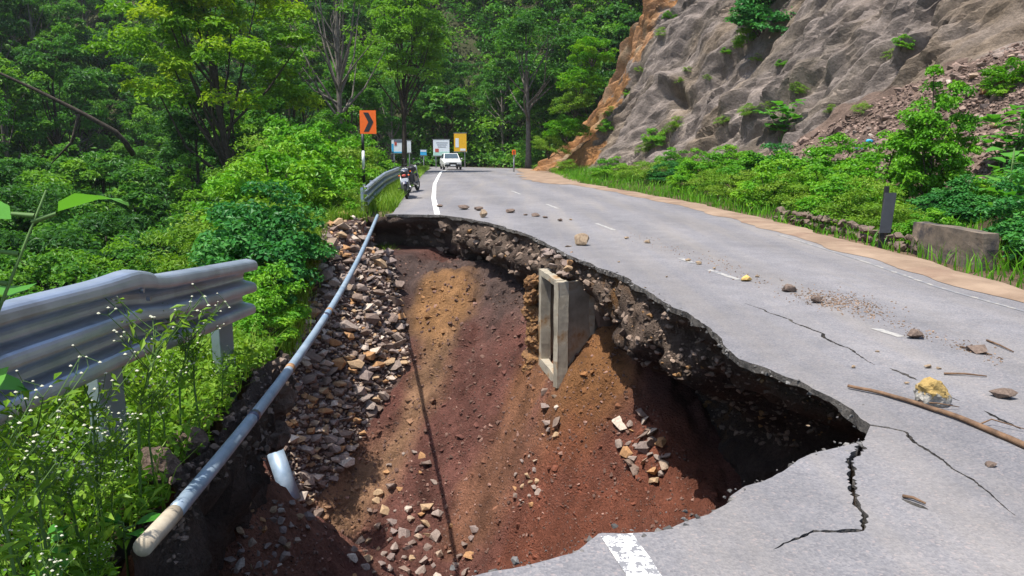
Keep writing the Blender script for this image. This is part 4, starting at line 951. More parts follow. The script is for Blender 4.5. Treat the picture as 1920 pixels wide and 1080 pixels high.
# ------------------------------------------------------------------ signs and boards
cs_ = empty('chevron_sign', (*A(682, 335, 27)[:2], -0.6)); tag(cs_, 'orange bend chevron sign with black arrow on a striped pole', 'road sign'); CO = np.array(cs_.location)
top = A(690, 207, 27); bot = A(690, 251, 27); pc = (np.array(top) + np.array(bot)) / 2 - CO; hh = top[2] - bot[2]; ww = 30 / F * 27
pl = box('plate', pc, (ww, 0.015, hh), MT['orange'], cs_, 0.004)
bx_ = np.array([(-.28, .42), (.04, .42), (.34, 0), (.04, -.42), (-.28, -.42), (.02, 0)]) * np.array([ww, hh]) * 0.98
V = [(x, -0.012, z) for x, z in bx_] + [(x, -0.009, z) for x, z in bx_]
o = obj('chevron', py_mesh('chevron', V, [(0, 1, 2, 5), (5, 2, 3, 4), (6, 11, 8, 7), (11, 10, 9, 8)] + [(i, i + 6, (i + 1) % 6 + 6, (i + 1) % 6) for i in range(6)], MT['black']), pl, pc)
zz = np.linspace(bot[2] - CO[2], -1.2, 8); px_ = A(681, 300, 27)[0] - CO[0]
for i in range(7):
    o = tube('pole_band', [(px_, 0.03, zz[i]), (px_, 0.03, zz[i + 1])], 0.05, MT['black'] if i % 2 == 0 else MT['white'], 10, cs_)
tube('bracket', [(px_, 0.03, zz[0] - 0.001), (px_, 0.03, pc[2])], 0.035, MT['black'], 8, cs_)
def board(name, px0, py0, px1, py1, Y, mat, label, cat='signboard', legs=2, frame=True):
    a = np.array(A(px0, py0, Y)); b = np.array(A(px1, py1, Y)); zg = float(zroad(Y)) - 0.3
    r = empty(name, ((a[0] + b[0]) / 2, Y, zg)); tag(r, label, cat); O = np.array(r.location)
    c_ = (a + b) / 2 - O; w_, h_ = abs(b[0] - a[0]), abs(a[2] - b[2])
    p = box('panel', c_, (w_, 0.06, h_), mat, r, 0.01)
    for k in range(legs):
        x = c_[0] + (w_ * 0.35 * (1 if k else -1) if legs == 2 else 0)
        tube('leg', [(x, 0.08, -0.6), (x, 0.08, c_[2])], 0.05, MT['steel'], 8, r)
    if frame:
        for s_ in (-1, 1): box('frame_bar', c_ + np.array([0, 0.0, s_ * (h_ / 2 + 0.03)]), (w_ + 0.12, 0.075, 0.055), MT['steel'], r)
    return r, p, c_, w_, h_
def patch(parent, c_, dx, dz, w_, h_, mat, name='print_patch', dy=-0.036): return box(name, c_ + np.array([dx, dy, dz]), (w_, 0.008, h_), mat, parent)
r, p, c_, w_, h_ = board('hoarding', 812, 262, 843, 292, 70, MT['board_white'], 'white and pale green hoarding behind the white car')
patch(p, c_, 0, -h_ * .36, w_ * .96, h_ * .24, MT['board_green']); patch(p, c_, -w_ * .27, -h_ * .17, w_ * .22, h_ * .22, MT['red'], dy=-0.042)
for k in range(3): patch(p, c_, 0.05, h_ * (.33 - .13 * k), w_ * (.7 - .1 * k), h_ * .035, plain('grey_print%d' % k, (0.45, 0.48, 0.52)), 'text_bar', -0.042)
r, p, c_, w_, h_ = board('hoarding', 851, 250, 875, 284, 76, MT['yellow'], 'yellow hoarding right of the white hoarding')
patch(p, c_, -w_ * .25, -h_ * .02, w_ * .26, h_ * .5, MT['board_white']); patch(p, c_, w_ * .2, -h_ * .4, w_ * .42, h_ * .12, MT['board_white'])
r, p, c_, w_, h_ = board('hoarding', 734, 262, 760, 287, 62, MT['board_white'], 'white signboard with blue left edge above the motorcycles')
patch(p, c_, -w_ * .42, -h_ * .15, w_ * .14, h_ * .7, MT['blue']); patch(p, c_, w_ * .08, h_ * .38, w_ * .8, h_ * .18, plain('dark_print', (0.12, 0.14, 0.18))); patch(p, c_, -w_ * .2, h_ * .2, w_ * .16, h_ * .26, MT['red'], dy=-.042)
patch(p, c_, 0, -h_ * .44, w_ * .98, h_ * .1, MT['blue'])
r, p, c_, w_, h_ = board('hoarding', 763, 264, 771, 286, 62.5, MT['board_white'], 'narrow white board beside the tree trunk', legs=1)
r, p, c_, w_, h_ = board('hoarding', 788, 281, 800, 291, 72, MT['blue'], 'small pale blue board left of the white hoarding', legs=1)
patch(p, c_, 0, h_ * .3, w_ * .9, h_ * .3, MT['board_white'])
r, p, c_, w_, h_ = board('road_sign', 960, 281, 967, 290, 52, MT['orange'], 'small orange roadside sign at the foot of the far bank', 'road sign', legs=1, frame=False)
patch(p, c_, 0, 0, w_ * .3, h_ * .6, MT['black'], 'arrow')

# ------------------------------------------------------------------ motorcycles
def ring_arr(c_, R_, r_, n=20, k=8):
    a = np.linspace(0, 2 * np.pi, n + 1)
    return tube_arr(np.column_stack([np.full(n + 1, c_[0]), c_[1] + R_ * np.cos(a), c_[2] + R_ * np.sin(a)]), r_, k, False)
def motorcycle(loc, rz, label, lean, tankmat):
    m = empty('motorcycle', loc, rz); m.rotation_euler = (0, lean, rz); tag(m, label, 'motorcycle', 'motorcycles parked on the far shoulder')
    for yw in (-0.64, 0.64):
        wv = empty('wheel', (0, yw, 0.3)); wv.parent = m
        v, t_ = ring_arr((0, 0, 0), 0.26, 0.05); obj('tyre', tri_mesh('tyre', v, t_, MT['rubber'], smooth=True), wv)
        parts = [ring_arr((0, 0, 0), 0.205, 0.014, 20, 6), tube_arr([(-.07, 0, 0), (.07, 0, 0)], 0.045, 10)]
        for k in range(6):
            a = k * math.pi / 3; parts.append(tube_arr([(0, 0, 0), (0, .2 * math.cos(a), .2 * math.sin(a))], 0.009, 5))
        v, t_ = join_arr(parts); obj('rim', tri_mesh('rim', v, t_, MT['steel'], smooth=True), wv)
        parts = []
        a = np.linspace(0.3, 2.6, 9) if yw < 0 else np.linspace(0.5, 2.4, 9)
        P = np.column_stack([np.zeros(9), yw + .335 * np.cos(a), .3 + .335 * np.sin(a)]); v = np.vstack([P + [-.055, 0, 0], P + [.055, 0, 0], P + [0, 0, .02]])
        t_ = [(i, i + 1, 18 + i + 1, 18 + i) for i in range(8)] + [(18 + i, 18 + i + 1, 9 + i + 1, 9 + i) for i in range(8)]
        obj('mudguard', py_mesh('mudguard', v, t_, tankmat), m)
    def ell(name, c_, s_, mat, sub=3):
        bm = bmesh.new(); bmesh.ops.create_icosphere(bm, subdivisions=sub, radius=.5); bmesh.ops.scale(bm, vec=s_, verts=bm.verts); bmesh.ops.translate(bm, vec=c_, verts=bm.verts)
        me = bpy.data.meshes.new(name); bm.to_mesh(me); bm.free(); me.materials.append(mat); me.polygons.foreach_set('use_smooth', [True] * len(me.polygons)); return obj(name, me, m)
    ell('tank', (0, .17, .80), (.28, .52, .26), tankmat)
    box('seat', (0, -.28, .80), (.24, .66, .10), MT['rubber'], m, .035); box('side_panel', (0, -.22, .66), (.20, .42, .2), tankmat, m, .04)
    box('engine', (0, .08, .42), (.26, .40, .34), MT['steel'], m, .05)
    for s_ in (-1, 1):
        tube('fork', [(s_ * .09, .64, .3), (s_ * .09, .44, .92)], .022, MT['steel'], 8, m); tube('shock', [(s_ * .12, -.62, .32), (s_ * .12, -.46, .74)], .025, MT['steel'], 8, m)
        tube('mirror_stem', [(s_ * .26, .40, .98), (s_ * .33, .42, 1.16)], .008, MT['black'], 5, m); ell('mirror', (s_ * .34, .42, 1.19), (.11, .03, .08), MT['black'], 2)
        ell('indicator', (s_ * .15, -.72, .74), (.06, .06, .05), MT['orange'], 2)
        box('footrest', (s_ * .2, .0, .32), (.16, .04, .03), MT['rubber'], m)
    tube('handlebar', [(-.36, .34, 1.0), (-.2, .44, 1.0), (0, .46, .94), (.2, .44, 1.0), (.36, .34, 1.0)], .014, MT['black'], 7, m)
    ell('headlamp', (0, .56, .86), (.19, .14, .19), MT['lamp']); ell('tail_light', (0, -.80, .74), (.14, .06, .08), MT['red'], 2)
    tube('exhaust', [(.12, .2, .36), (.14, -.1, .26), (.16, -.75, .36)], [.025, .04, .045], MT['steel'], 8, m)
    tube('frame', [(0, .45, .9), (0, .2, .62), (0, -.2, .6), (0, -.6, .72)], .03, MT['black'], 7, m); tube('stand', [(-.1, .0, .3), (-.28, .06, 0.02)], .014, MT['black'], 6, m)
    box('number_plate', (0, -.84, .6), (.22, .012, .12), MT['white'], m); tube('grab_rail', [(-.11, -.5, .85), (-.11, -.68, .9), (.11, -.68, .9), (.11, -.5, .85)], .012, MT['steel'], 6, m)
    if tankmat is MT['tank']: box('saddle_bag', (.24, -.45, .62), (.16, .4, .34), MT['black'], m, .05)
    return m
b1 = GR(764, 370); motorcycle((b1[0], b1[1], 0.0), 0.10, 'dark blue motorcycle parked nearest the washout on the far shoulder', -0.1, MT['tank'])
b2 = GR(778, 359); motorcycle((b2[0] - .05, b2[1], 0.0), -0.12, 'black motorcycle parked just beyond the blue one', -0.1, MT['black'])

# ------------------------------------------------------------------ white car far up the road
cg = np.array(A(845, 318, 60)); cg[2] = zroad(60); car = empty('parked_car', cg, 0.12); car.scale = (.8, .8, .8); car.rotation_euler = (0, 0, math.pi + 0.18); tag(car, 'white car standing at the far bend facing the camera', 'car')
sec = [(-2.1, .42, .86, .70), (-2.0, .30, 1.0, .80), (-1.2, .28, 1.02, .84), (0, .28, 1.02, .86), (.9, .28, 1.0, .86), (1.75, .30, .88, .82), (2.05, .40, .76, .70)]
V, Fc = [], []
for y, z0_, z1_, hw in sec:
    V += [(-hw * .94, y, z0_), (-hw, y, z0_ + .25), (-hw, y, z1_ - .12), (-hw * .86, y, z1_), (hw * .86, y, z1_), (hw, y, z1_ - .12), (hw, y, z0_ + .25), (hw * .94, y, z0_)]
for i in range(len(sec) - 1):
    for j in range(8): Fc.append((i * 8 + j, i * 8 + (j + 1) % 8, (i + 1) * 8 + (j + 1) % 8, (i + 1) * 8 + j))
Fc += [tuple(range(7, -1, -1)), tuple(range((len(sec) - 1) * 8, len(sec) * 8))]
obj('body', py_mesh('body', V, Fc, MT['carpaint']), car)
cb = [(-1.75, .98, .76), (-1.35, 1.46, .62), (.25, 1.5, .62), (1.0, .985, .74)]
V = [(s_ * hw, y, z_) for y, z_, hw in cb for s_ in (-1, 1)]; V += [(-.78, -1.75, .95), (.78, -1.75, .95), (-.76, 1.0, .95), (.76, 1.0, .95)]
obj('cabin', py_mesh('cabin', V, [(0, 1, 3, 2), (2, 3, 5, 4), (4, 5, 7, 6), (0, 2, 4, 6), (1, 7, 5, 3)], MT['carpaint']), car)
def quad(name, pts, mat): return obj(name, py_mesh(name, pts, [(0, 1, 2, 3)], mat), car)
n_ = np.array([0, .02, .02])
quad('windscreen', [np.array(q) + n_ for q in [(-.57, .33, 1.45), (.57, .33, 1.45), (.66, .94, 1.03), (-.66, .94, 1.03)]], MT['glass'])
for s_ in (-1, 1):
    quad('side_window', [(s_ * .655, -1.28, 1.40), (s_ * .655, .2, 1.43), (s_ * .735, .75, 1.06), (s_ * .755, -1.45, 1.04)], MT['glass'])
    box('headlight', (s_ * .56, 2.0, .68), (.3, .12, .14), MT['lamp'], car, .03); box('mirror', (s_ * .95, .72, 1.02), (.16, .1, .12), MT['carpaint'], car, .02)
    for y in (-1.3, 1.35):
        wv = empty('wheel', (s_ * .76, y, .3)); wv.parent = car
        v, t_ = ring_arr((0, 0, 0), .22, .09, 18, 8); obj('tyre', tri_mesh('tyre', v, t_, MT['rubber'], smooth=True), wv)
        v, t_ = tube_arr([(-.07, 0, 0), (.07, 0, 0)], .17, 14); obj('rim', tri_mesh('rim', v, t_, MT['steel']), wv)
box('grille', (0, 2.06, .6), (.7, .04, .16), MT['black'], car, .01); box('bumper', (0, 2.06, .44), (1.5, .16, .2), MT['black'], car, .05); box('number_plate', (0, 2.15, .46), (.45, .02, .11), MT['white'], car)

lipn = np.vstack([rim_far_j, rim_near_j]); sel = R0.integers(0, len(lipn), 900)
lp = np.column_stack([lipn[sel] + R0.normal(0, .05, (900, 2)), np.full(900, 0.0) - R0.random(900) * .03])
stone_mass('asphalt_crumbs', lp, 0.012 + 0.06 * R0.random(900) ** 3, np.array([0.1, 0.095, 0.09]) * R0.uniform(.6, 2.0, (900, 1)), R0, 'crumbs of broken asphalt along the lip of the washout')

# ------------------------------------------------------------------ vegetation builders
RV = np.random.default_rng(77)
def unit(v): return v / (np.linalg.norm(v, axis=-1, keepdims=True) + 1e-9)
def leaf_arr(c, n, L, Wd, r, fold=0.2, axis=None, droop=0.12):
    N = len(c); n = unit(n); a = r.normal(size=(N, 3)) if axis is None else axis
    a = unit(a - n * (a * n).sum(1, keepdims=True)); s = np.cross(n, a)
    L = np.broadcast_to(L, (N,))[:, None]; Wd = np.broadcast_to(Wd, (N,))[:, None]
    V = np.stack([c - a * L * .5, c + s * Wd * .5 + n * Wd * fold, c + a * L * .5 - n * L * droop, c - s * Wd * .5 + n * Wd * fold], 1).reshape(-1, 3)
    I = np.arange(N)[:, None] * 4
    return V, np.vstack([I + [0, 2, 1], I + [0, 3, 2]])
def foliage(name, clumps, per, leafL, ratio, mat, r, up=0.7, tint=(0.25, 0.75), flat=0.7):
    """clumps: (centre, radius) - leaves fill the outer part of each clump"""
    C, Nn, Ti, Ls = [], [], [], []
    for ctr, rad in clumps:
        k = max(4, int(per * r.uniform(.7, 1.3))); d = unit(r.normal(size=(k, 3))); d[:, 2] = np.where(d[:, 2] < -0.3, -d[:, 2] * .6, d[:, 2])
        q = r.uniform(0.35, 1.05, k)[:, None] ** 0.6; rad = np.asarray(rad)
        C.append(ctr + d * q * rad * np.array([1, 1, flat])); Nn.append(d * 0.55 + np.array([0, 0, up]) + r.normal(size=(k, 3)) * 0.38)
        Ti.append(np.clip(r.uniform(*tint) + r.normal(0, .1, k) + 0.12 * (q[:, 0] - .6), 0, 1)); Ls.append(leafL * r.uniform(.6, 1.3, k))
    C = np.vstack(C); Nn = np.vstack(Nn); Ti = np.concatenate(Ti); Ls = np.concatenate(Ls)
    V, T = leaf_arr(C, Nn, Ls, Ls * ratio, r)
    return tri_mesh(name, V, T, mat, {'tint': np.repeat(Ti, 4)})
def limbs(name, height, r0, targets, mat, r, bend=0.3, k=7, lean=(0, 0)):
    z = np.linspace(0, 1, 9); tr = np.column_stack([lean[0] * z ** 1.4 + bend * .25 * np.sin(z * 4 + r.uniform(0, 6)), lean[1] * z ** 1.4 + bend * .25 * np.cos(z * 3 + r.uniform(0, 6)), z * height]); tr -= tr[0]
    parts = [tube_arr(tr, r0 * (1 - .78 * z) * (1 + .35 * np.exp(-z * 14)), k)]
    for t in targets:
        t = np.asarray(t, float); f = np.clip(t[2] / height * r.uniform(.45, .75), .2, .92); i = f * 8; i0 = int(i); st = tr[i0] + (tr[min(i0 + 1, 8)] - tr[i0]) * (i - i0)
        mid = (st + t) / 2 + np.array([0, 0, -.08 * np.linalg.norm(t - st)]) + r.normal(size=3) * .05 * np.linalg.norm(t - st)
        rr = r0 * (1 - .78 * f) * .55
        parts.append(tube_arr([st, (st + mid) / 2 + r.normal(size=3) * .03, mid, (mid + t) / 2, t], [rr, rr * .8, rr * .6, rr * .42, rr * .18], 5, False))
    v, t_ = join_arr(parts); return tri_mesh(name, v, t_, mat, smooth=True)
def crown_clumps(n, rx, rz, zc, r, shell=0.55, rad=(.16, .3)):
    d = unit(r.normal(size=(n, 3))); d[:, 2] = np.where(d[:, 2] < -.55, -d[:, 2], d[:, 2]); q = (r.uniform(shell ** 3, 1, n) ** (1 / 3))[:, None]
    w = 1 + 0.3 * fbm(d * 1.7 + r.uniform(0, 50), 2, 3)[:, None]
    P = d * q * w * np.array([rx, rx, rz]) + np.array([0, 0, zc]); return [(p, rx * r.uniform(*rad)) for p in P]
def make_tree(name, H, rx, rz, zc, n, per, leafL, ratio, mat, bark, r, r0=.2, tint=(.2, .75), lean=(0, 0), shell=.5, rad=(.16, .3), nl=16):
    cl = crown_clumps(n, rx, rz, zc, r, shell, rad); cl = [(c + np.array([lean[0] * (c[2] / H) ** 1.4, lean[1] * (c[2] / H) ** 1.4, 0]), q) for c, q in cl]
    return limbs('trunk', H * .9, r0, [c for c, q in cl[:nl]], bark, r, lean=lean), foliage('crown', cl, per, leafL, ratio, mat, r, tint=tint)
def plant(name, parts, loc, rz, s, label, cat, group=None, tilt=(0, 0)):
    e = empty(name, loc, rz); e.scale = s if hasattr(s, '__len__') else (s, s, s); e.rotation_euler = (tilt[0], tilt[1], rz)
    for pn, me in parts:
        o_ = obj(pn, me, e)
        if pn == 'flower_heads': o_['kind'] = 'stuff'
    return tag(e, label, cat, group)

# ------------------------------------------------------------------ forest
FT = []
for i in range(7):
    H = [11, 12, 9, 13, 10, 11, 8][i]; rx = [3.2, 2.8, 3.6, 3.0, 3.4, 2.4, 3.1][i]; rz = [3.2, 4.2, 2.6, 4.4, 3.0, 4.2, 2.6][i]
    FT.append(make_tree('t', H, rx, rz, H - rz * .95, [56, 60, 60, 66, 60, 50, 56][i], 130, [.30, .26, .34, .28, .24, .3, .38][i], [.5, .6, .5, .45, .55, .5, .6][i], MT['leaf_forest'], [MT['bark'], MT['bark_grey']][i % 3 == 1], RV, .2, (.08, .85)))
TREES = []
def forest_spot(x, y):
    if x > float(xpl(min(y, 75))) - 3.2 and y < 67: return False
    if -26 < x < 1 and 66 < y < 92 and abs((y - 72) - (-(x + 4) * .62)) < 5.5: return False
    if x > 1.0 and y < 64 + .35 * x: return False
    if y > 50 and any((x - a) ** 2 + (y - b) ** 2 < 49 for a, b in ((-8, 68.5), (-6, 74), (-10.5, 61))): return False
    return True
def far_enough(x, y, m): return all((x - a) ** 2 + (y - b) ** 2 > m * m for a, b in TREES)
bands = [(18, 34, 3.6, 3000, 34), (34, 60, 4.6, 4000, 60), (60, 95, 4.8, 7000, 112), (95, 140, 6.2, 7000, 90)]
names = ['tree on the near valley side', 'tree in the valley', 'tree low on the hillside', 'tree high on the hillside']
for bi, (y0, y1, md, tries, cap_) in enumerate(bands):
    cnt = 0
    for _ in range(tries):
        if cnt >= cap_: break
        y = RV.uniform(y0, y1); x = RV.uniform(-.72 * y - 6, min(.28 * y, 40))
        if not forest_spot(x, y) or not far_enough(x, y, md): continue
        z = tz_at(x, y); px, py = proj(np.array([[x, y, z + 9.0]])); px = px[0]
        if px < -160 or px > 1330 or py[0] < -260: continue
        if y < 26 and x > -9: continue
        if y < 37 and 130 < px < 640 and py[0] < 345: continue
        if y < 50 and 560 < px < 760 and py[0] < 200: continue
        TREES.append((x, y)); cnt += 1; s = RV.uniform(.75, 1.2) * (1.0 if y < 60 else 1.12)
        if bi == 0: s *= .82
        k = RV.integers(len(FT))
        plant('forest_tree', [('trunk', FT[k][0]), ('crown', FT[k][1])], (x, y, z - .3), RV.uniform(0, 6.28), (s, s, s * RV.uniform(.85, 1.12)), names[bi] + (' at far left' if px < 260 else ' behind the yellow green tree' if px < 560 else ' above the signboards' if px < 900 else ' left of the slide scar'), 'tree', ['trees on the near valley side', 'trees in the valley', 'trees low on the hillside', 'trees high on the hillside'][bi])
# undergrowth between the trees
cl = []
for k_ in range(4600):
    y = RV.uniform(14, 130) if k_ < 2600 else RV.uniform(64, 112) ; x = RV.uniform(-.72 * y - 4, min(.26 * y, 34))
    if not forest_spot(x, y): continue
    cl.append((np.array([x, y, tz_at(x, y) + (RV.uniform(.1, .7) if k_ < 3000 else RV.uniform(.3, 4.5))]), RV.uniform(.8, 1.8) * (1 if y < 50 else 1.5)))
o = obj('undergrowth', foliage('undergrowth', cl, 60, .42, .6, MT['leaf_forest'], RV, tint=(.15, .85))); tag(o, 'dense green undergrowth covering the valley sides', kind='stuff')
# the tall yellow-green tree
mt = make_tree('m', 15.5, 4.5, 5.6, 10.6, 120, 200, .25, .5, MT['leaf_yellow'], MT['bark'], RV, .27, (.05, 1.0), lean=(-1.2, 0), shell=.3, rad=(.13, .22), nl=18)
bx0 = A(448, 335, 38); plant('yellow_green_tree', [('trunk', mt[0]), ('crown', mt[1])], (bx0[0], 38, bx0[2] - 5.2), 0, 1.0, 'tall yellow green tree with a dark trunk left of the chevron sign', 'tree')
mt2 = make_tree('m2', 13, 3.2, 4.4, 8.6, 80, 170, .24, .5, MT['leaf_forest'], MT['bark'], RV, .2, (.45, .95), shell=.35, nl=24)
bx1 = A(757, 290, 52); plant('roadside_tree', [('trunk', mt2[0]), ('crown', mt2[1])], (bx1[0], 52, float(zroad(52)) - .8), 1, .92, 'slender green tree on the left roadside above the signboards', 'tree')
mt3 = make_tree('m3', 14, 3.0, 5.0, 8.6, 26, 60, .22, .5, MT['leaf_forest'], MT['bark_grey'], RV, .2, (.5, 1), shell=.3, nl=26)
bx2 = A(637, 260, 46); plant('sparse_tree', [('trunk', mt3[0]), ('crown', mt3[1])], (bx2[0], 46, bx2[2] - 2.5), 2, 1.0, 'thin sparse tree with grey bare limbs behind the chevron sign', 'tree')
# leaning dead trunk in the valley at the far left
dl = np.array([A(-60, 110, 26), A(60, 165, 26.5), A(150, 210, 27), A(225, 252, 27.5), A(250, 290, 28)]); 
lt = empty('dead_trunk', dl[-1]); tag(lt, 'dark leaning dead trunk across the trees at far left', 'tree trunk')
tube('trunk', resample(dl, .5) - dl[-1], np.linspace(.03, .10, len(resample(dl, .5))), MT['bark'], 7, lt)
tube('branch', [dl[2] - dl[-1], dl[2] - dl[-1] + np.array([-.5, .2, -1.0]), dl[2] - dl[-1] + np.array([-1.3, .3, -1.7])], [.06, .04, .02], MT['bark'], 6, lt)

# ------------------------------------------------------------------ shrubs
def make_bush(H, rx, n, per, leafL, ratio, mat, r, tint=(.2, .8), stems=7):
    cl = []
    for _ in range(n):
        a = r.uniform(0, 6.28); q = math.sqrt(r.random()) * rx; h = H * (1 - .55 * (q / rx) ** 2) * r.uniform(.12, 1.0); cl.append((np.array([q * math.cos(a), q * math.sin(a), h]), rx * r.uniform(.22, .36)))
    parts = [tube_arr([(0, 0, -.3), c * np.array([.4, .4, .5]), c], [.025, .018, .008], 5, False) for c, _ in cl[:stems]]
    v, t_ = join_arr(parts); return [('stem', tri_mesh('stem', v, t_, MT['bark'])), ('foliage', foliage('foliage', cl, per, leafL, ratio, mat, r, tint=tint))]
BA = [make_bush(1.5, .9, 52, 85, .105, .55, MT['leaf_bush'], RV, (.15, .9)) for _ in range(4)]
BB = [make_bush(1.3, .95, 46, 100, .085, .4, MT['leaf_weed'], RV) for _ in range(3)]
BC = [make_bush(1.9, 1.1, 60, 110, .125, .6, MT['leaf_blue'], RV) for _ in range(2)]
def rg_z(x, y):
    h = BV_RG.ray_cast(Vector((x, y, 30)), Vector((0, 0, -1))); return h[0].z if h[0] else 0.0
# left valley-side shrubs behind the chasm
k = 0
spots = [(505, 430, 16.5, 'BC', 1.0), (480, 530, 13.5, 'BA', .8), (500, 400, 19, 'BB', 1.6), (420, 445, 20, 'BB', 1.7), (365, 450, 21, 'BB', 1.6), (560, 330, 21, 'BA', 1.6), (620, 340, 23, 'BA', 1.5), (650, 300, 27, 'BA', 1.7), (595, 290, 27, 'BA', 1.7), (490, 585, 12.0, 'BA', .6), (470, 365, 24, 'BA', 1.6), (690, 290, 33, 'BB', 1.7), (715, 300, 40, 'BA', 1.6), (465, 480, 15, 'BC', 1.0), (640, 375, 21.5, 'BA', .8), (665, 365, 21.8, 'BB', .7), (575, 395, 20, 'BA', .7), (540, 480, 16.8, 'BA', .6), (525, 560, 14.5, 'BB', .5), (545, 300, 30, 'BB', 1.9), (600, 260, 34, 'BA', 1.9), (660, 255, 38, 'BA', 1.8)]
for (px, py, Y, s) in [(60, 440, 21, .55), (190, 410, 24, .6), (310, 430, 24, .6), (395, 385, 29, .7), (470, 330, 34, .7), (250, 350, 31, .75), (120, 330, 32, .8), (10, 350, 28, .75), (-40, 420, 20, .6), (130, 470, 18, .5), (440, 440, 21, .5), (250, 480, 19, .5), (350, 320, 36, .8), (-30, 300, 36, .9), (60, 280, 42, .9), (190, 290, 42, .9)]:
    p = A(px, py, Y); k = RV.integers(len(FT)); Ht = [11, 12, 9, 13, 10, 11, 8][k]
    plant('valley_tree', [('trunk', FT[k][0]), ('crown', FT[k][1])], (p[0], p[1], p[2] - Ht * s * 1.0), RV.uniform(0, 6.28), s, 'green tree crown filling the valley behind the near guardrail', 'tree', 'tree crowns behind the near guardrail')
for (px, py, Y, kd, s) in spots:
    p = A(px, py, Y); src = {'BA': BA, 'BB': BB, 'BC': BC}[kd]; me = src[RV.integers(len(src))]
    plant('shrub', me, (p[0] - (.45 * s if px > 520 else 0), p[1], p[2] - (1.25 if px > 520 and Y < 20 else .9) * s), RV.uniform(0, 6.28), s, {'BA': 'bright green leafy shrub on the valley side left of the washout', 'BB': 'yellow green shrub on the valley side left of the washout', 'BC': 'blue green shrub on the valley side left of the washout'}[kd], 'shrub', {'BA': 'bright green valley shrubs', 'BB': 'yellow green valley shrubs', 'BC': 'blue green valley shrubs'}[kd])
# right roadside bushes
rsp = [(1110, 340, 'BA', .95), (1150, 345, 'BB', .9), (1185, 350, 'BB', .95), (1225, 352, 'BC', .6), (1255, 362, 'BA', 1.0), (1300, 372, 'BB', .9), (1335, 380, 'BB', 1.0), (1380, 390, 'BA', 1.0), (1425, 396, 'BB', 1.0), (1465, 405, 'BB', .95), (1510, 418, 'BA', 1.0), (1555, 428, 'BB', .9), (1600, 438, 'BB', .8), (1640, 445, 'BB', .55), (1690, 455, 'BA', .55), (1720, 440, 'BC', .6), (1770, 440, 'BC', .6), (1820, 440, 'BA', .7), (1880, 480, 'BC', .75), (1925, 500, 'BC', .8), (1480, 400, 'BA', 1.0), (1535, 410, 'BA', 1.0), (1350, 372, 'BA', 1.0), (1275, 360, 'BA', 1.0), (1440, 388, 'BA', 1.05), (1880, 430, 'BC', .6), (1925, 420, 'BA', .8), (1500, 385, 'BA', 1.1), (1400, 370, 'BC', .9), (1320, 355, 'BA', 1.0), (1580, 400, 'BA', 1.1), (1230, 345, 'BA', .9), (1040, 325, 'BB', .8), (1000, 318, 'BB', .8), (960, 312, 'BA', .9), (925, 308, 'BA', 1.0), (900, 305, 'BB', .9)]
order = ['first', 'second', 'third']
for (px, py, kd, s) in rsp:
    p = GR(px, py); y = p[1]; x = p[0] + .85 * s; 
    src = {'BA': BA, 'BB': BB, 'BC': BC}[kd]; me = src[RV.integers(len(src))]
    seg_ = 'beside the parapet block' if px > 1660 else 'in the roadside hedge below the cliff' if px > 1090 else 'at the foot of the far right bank'
    plant('bush', me, (x, y, rg_z(x, y) - .05), RV.uniform(0, 6.28), (s, s, s * RV.uniform(.65, 1.0)), {'BA': 'bright green bush ', 'BB': 'yellow green fine leaved bush ', 'BC': 'dark blue green bush '}[kd] + seg_, 'bush', {'BA': 'bright green bushes ', 'BB': 'yellow green bushes ', 'BC': 'blue green bushes '}[kd] + seg_)
# shrubs growing on the cliff
csp = [(1435, 30, 'BC', 1.6, 'dark shrub cluster hanging high on the rock face'), (1415, 65, 'BA', 1.0, 'dark shrub cluster hanging high on the rock face'), (1450, -5, 'BC', 1.6, 'dark shrub cluster hanging high on the rock face'), (1230, 255, 'BA', .8, 'olive bush low on the cliff left of the big leaved sapling'), (1270, 235, 'BB', .8, 'olive bush low on the cliff left of the big leaved sapling'), (1215, 275, 'BB', .7, 'olive bush low on the cliff left of the big leaved sapling'), (1495, 165, 'BB', .45, None), (1690, 80, 'BA', .4, None), (1675, 100, 'BB', .4, None), (1360, 95, 'BA', .3, None), (1290, 130, 'BB', .35, None), (1275, 150, 'BB', .3, None), (1325, 145, 'BB', .3, None), (1420, 110, 'BB', .4, None), (1465, 118, 'BA', .3, None), (1355, 225, 'BB', .4, None), (1405, 205, 'BB', .5, None), (1440, 200, 'BB', .45, None), (1900, 140, 'BA', .8, None), (1885, 160, 'BA', .5, None), (1620, 200, 'BB', .4, None), (1560, 205, 'BB', .35, None), (1145, 210, 'BB', .6, None), (1135, 235, 'BA', .6, None), (1255, 30, 'BA', .5, None), (1240, 60, 'BB', .5, None), (1200, 130, 'BB', .4, None), (1180, 175, 'BA', .4, None), (1085, 150, 'BA', 1.4, 'green bush clinging beside the orange slide scar'), (1075, 190, 'BB', 1.4, 'green bush clinging beside the orange slide scar'), (1060, 240, 'BA', 1.4, 'green bush clinging beside the orange slide scar'), (1030, 270, 'BB', 1.2, 'green bush clinging beside the orange slide scar'), (1110, 95, 'BA', 1.4, 'green bush clinging beside the orange slide scar')]
for (px, py, kd, s, lab) in csp:
    h, n = hitf(px, py, BV_CLIFF)
    if h is None: h = Vector(A(px, py, 50)); n = Vector((-.7, 0, .7))
    src = {'BA': BA, 'BB': BB, 'BC': BC}[kd]; me = src[RV.integers(len(src))]
    plant('cliff_bush', me, np.array(h) - np.array([0, 0, .5 * s]) - np.array(n) * .05, RV.uniform(0, 6.28), (s, s, s * .8), lab or 'small green tuft growing from a crack in the rock face', 'bush', (lab + ' group') if lab else 'small tufts on the rock face', (0, -.3))
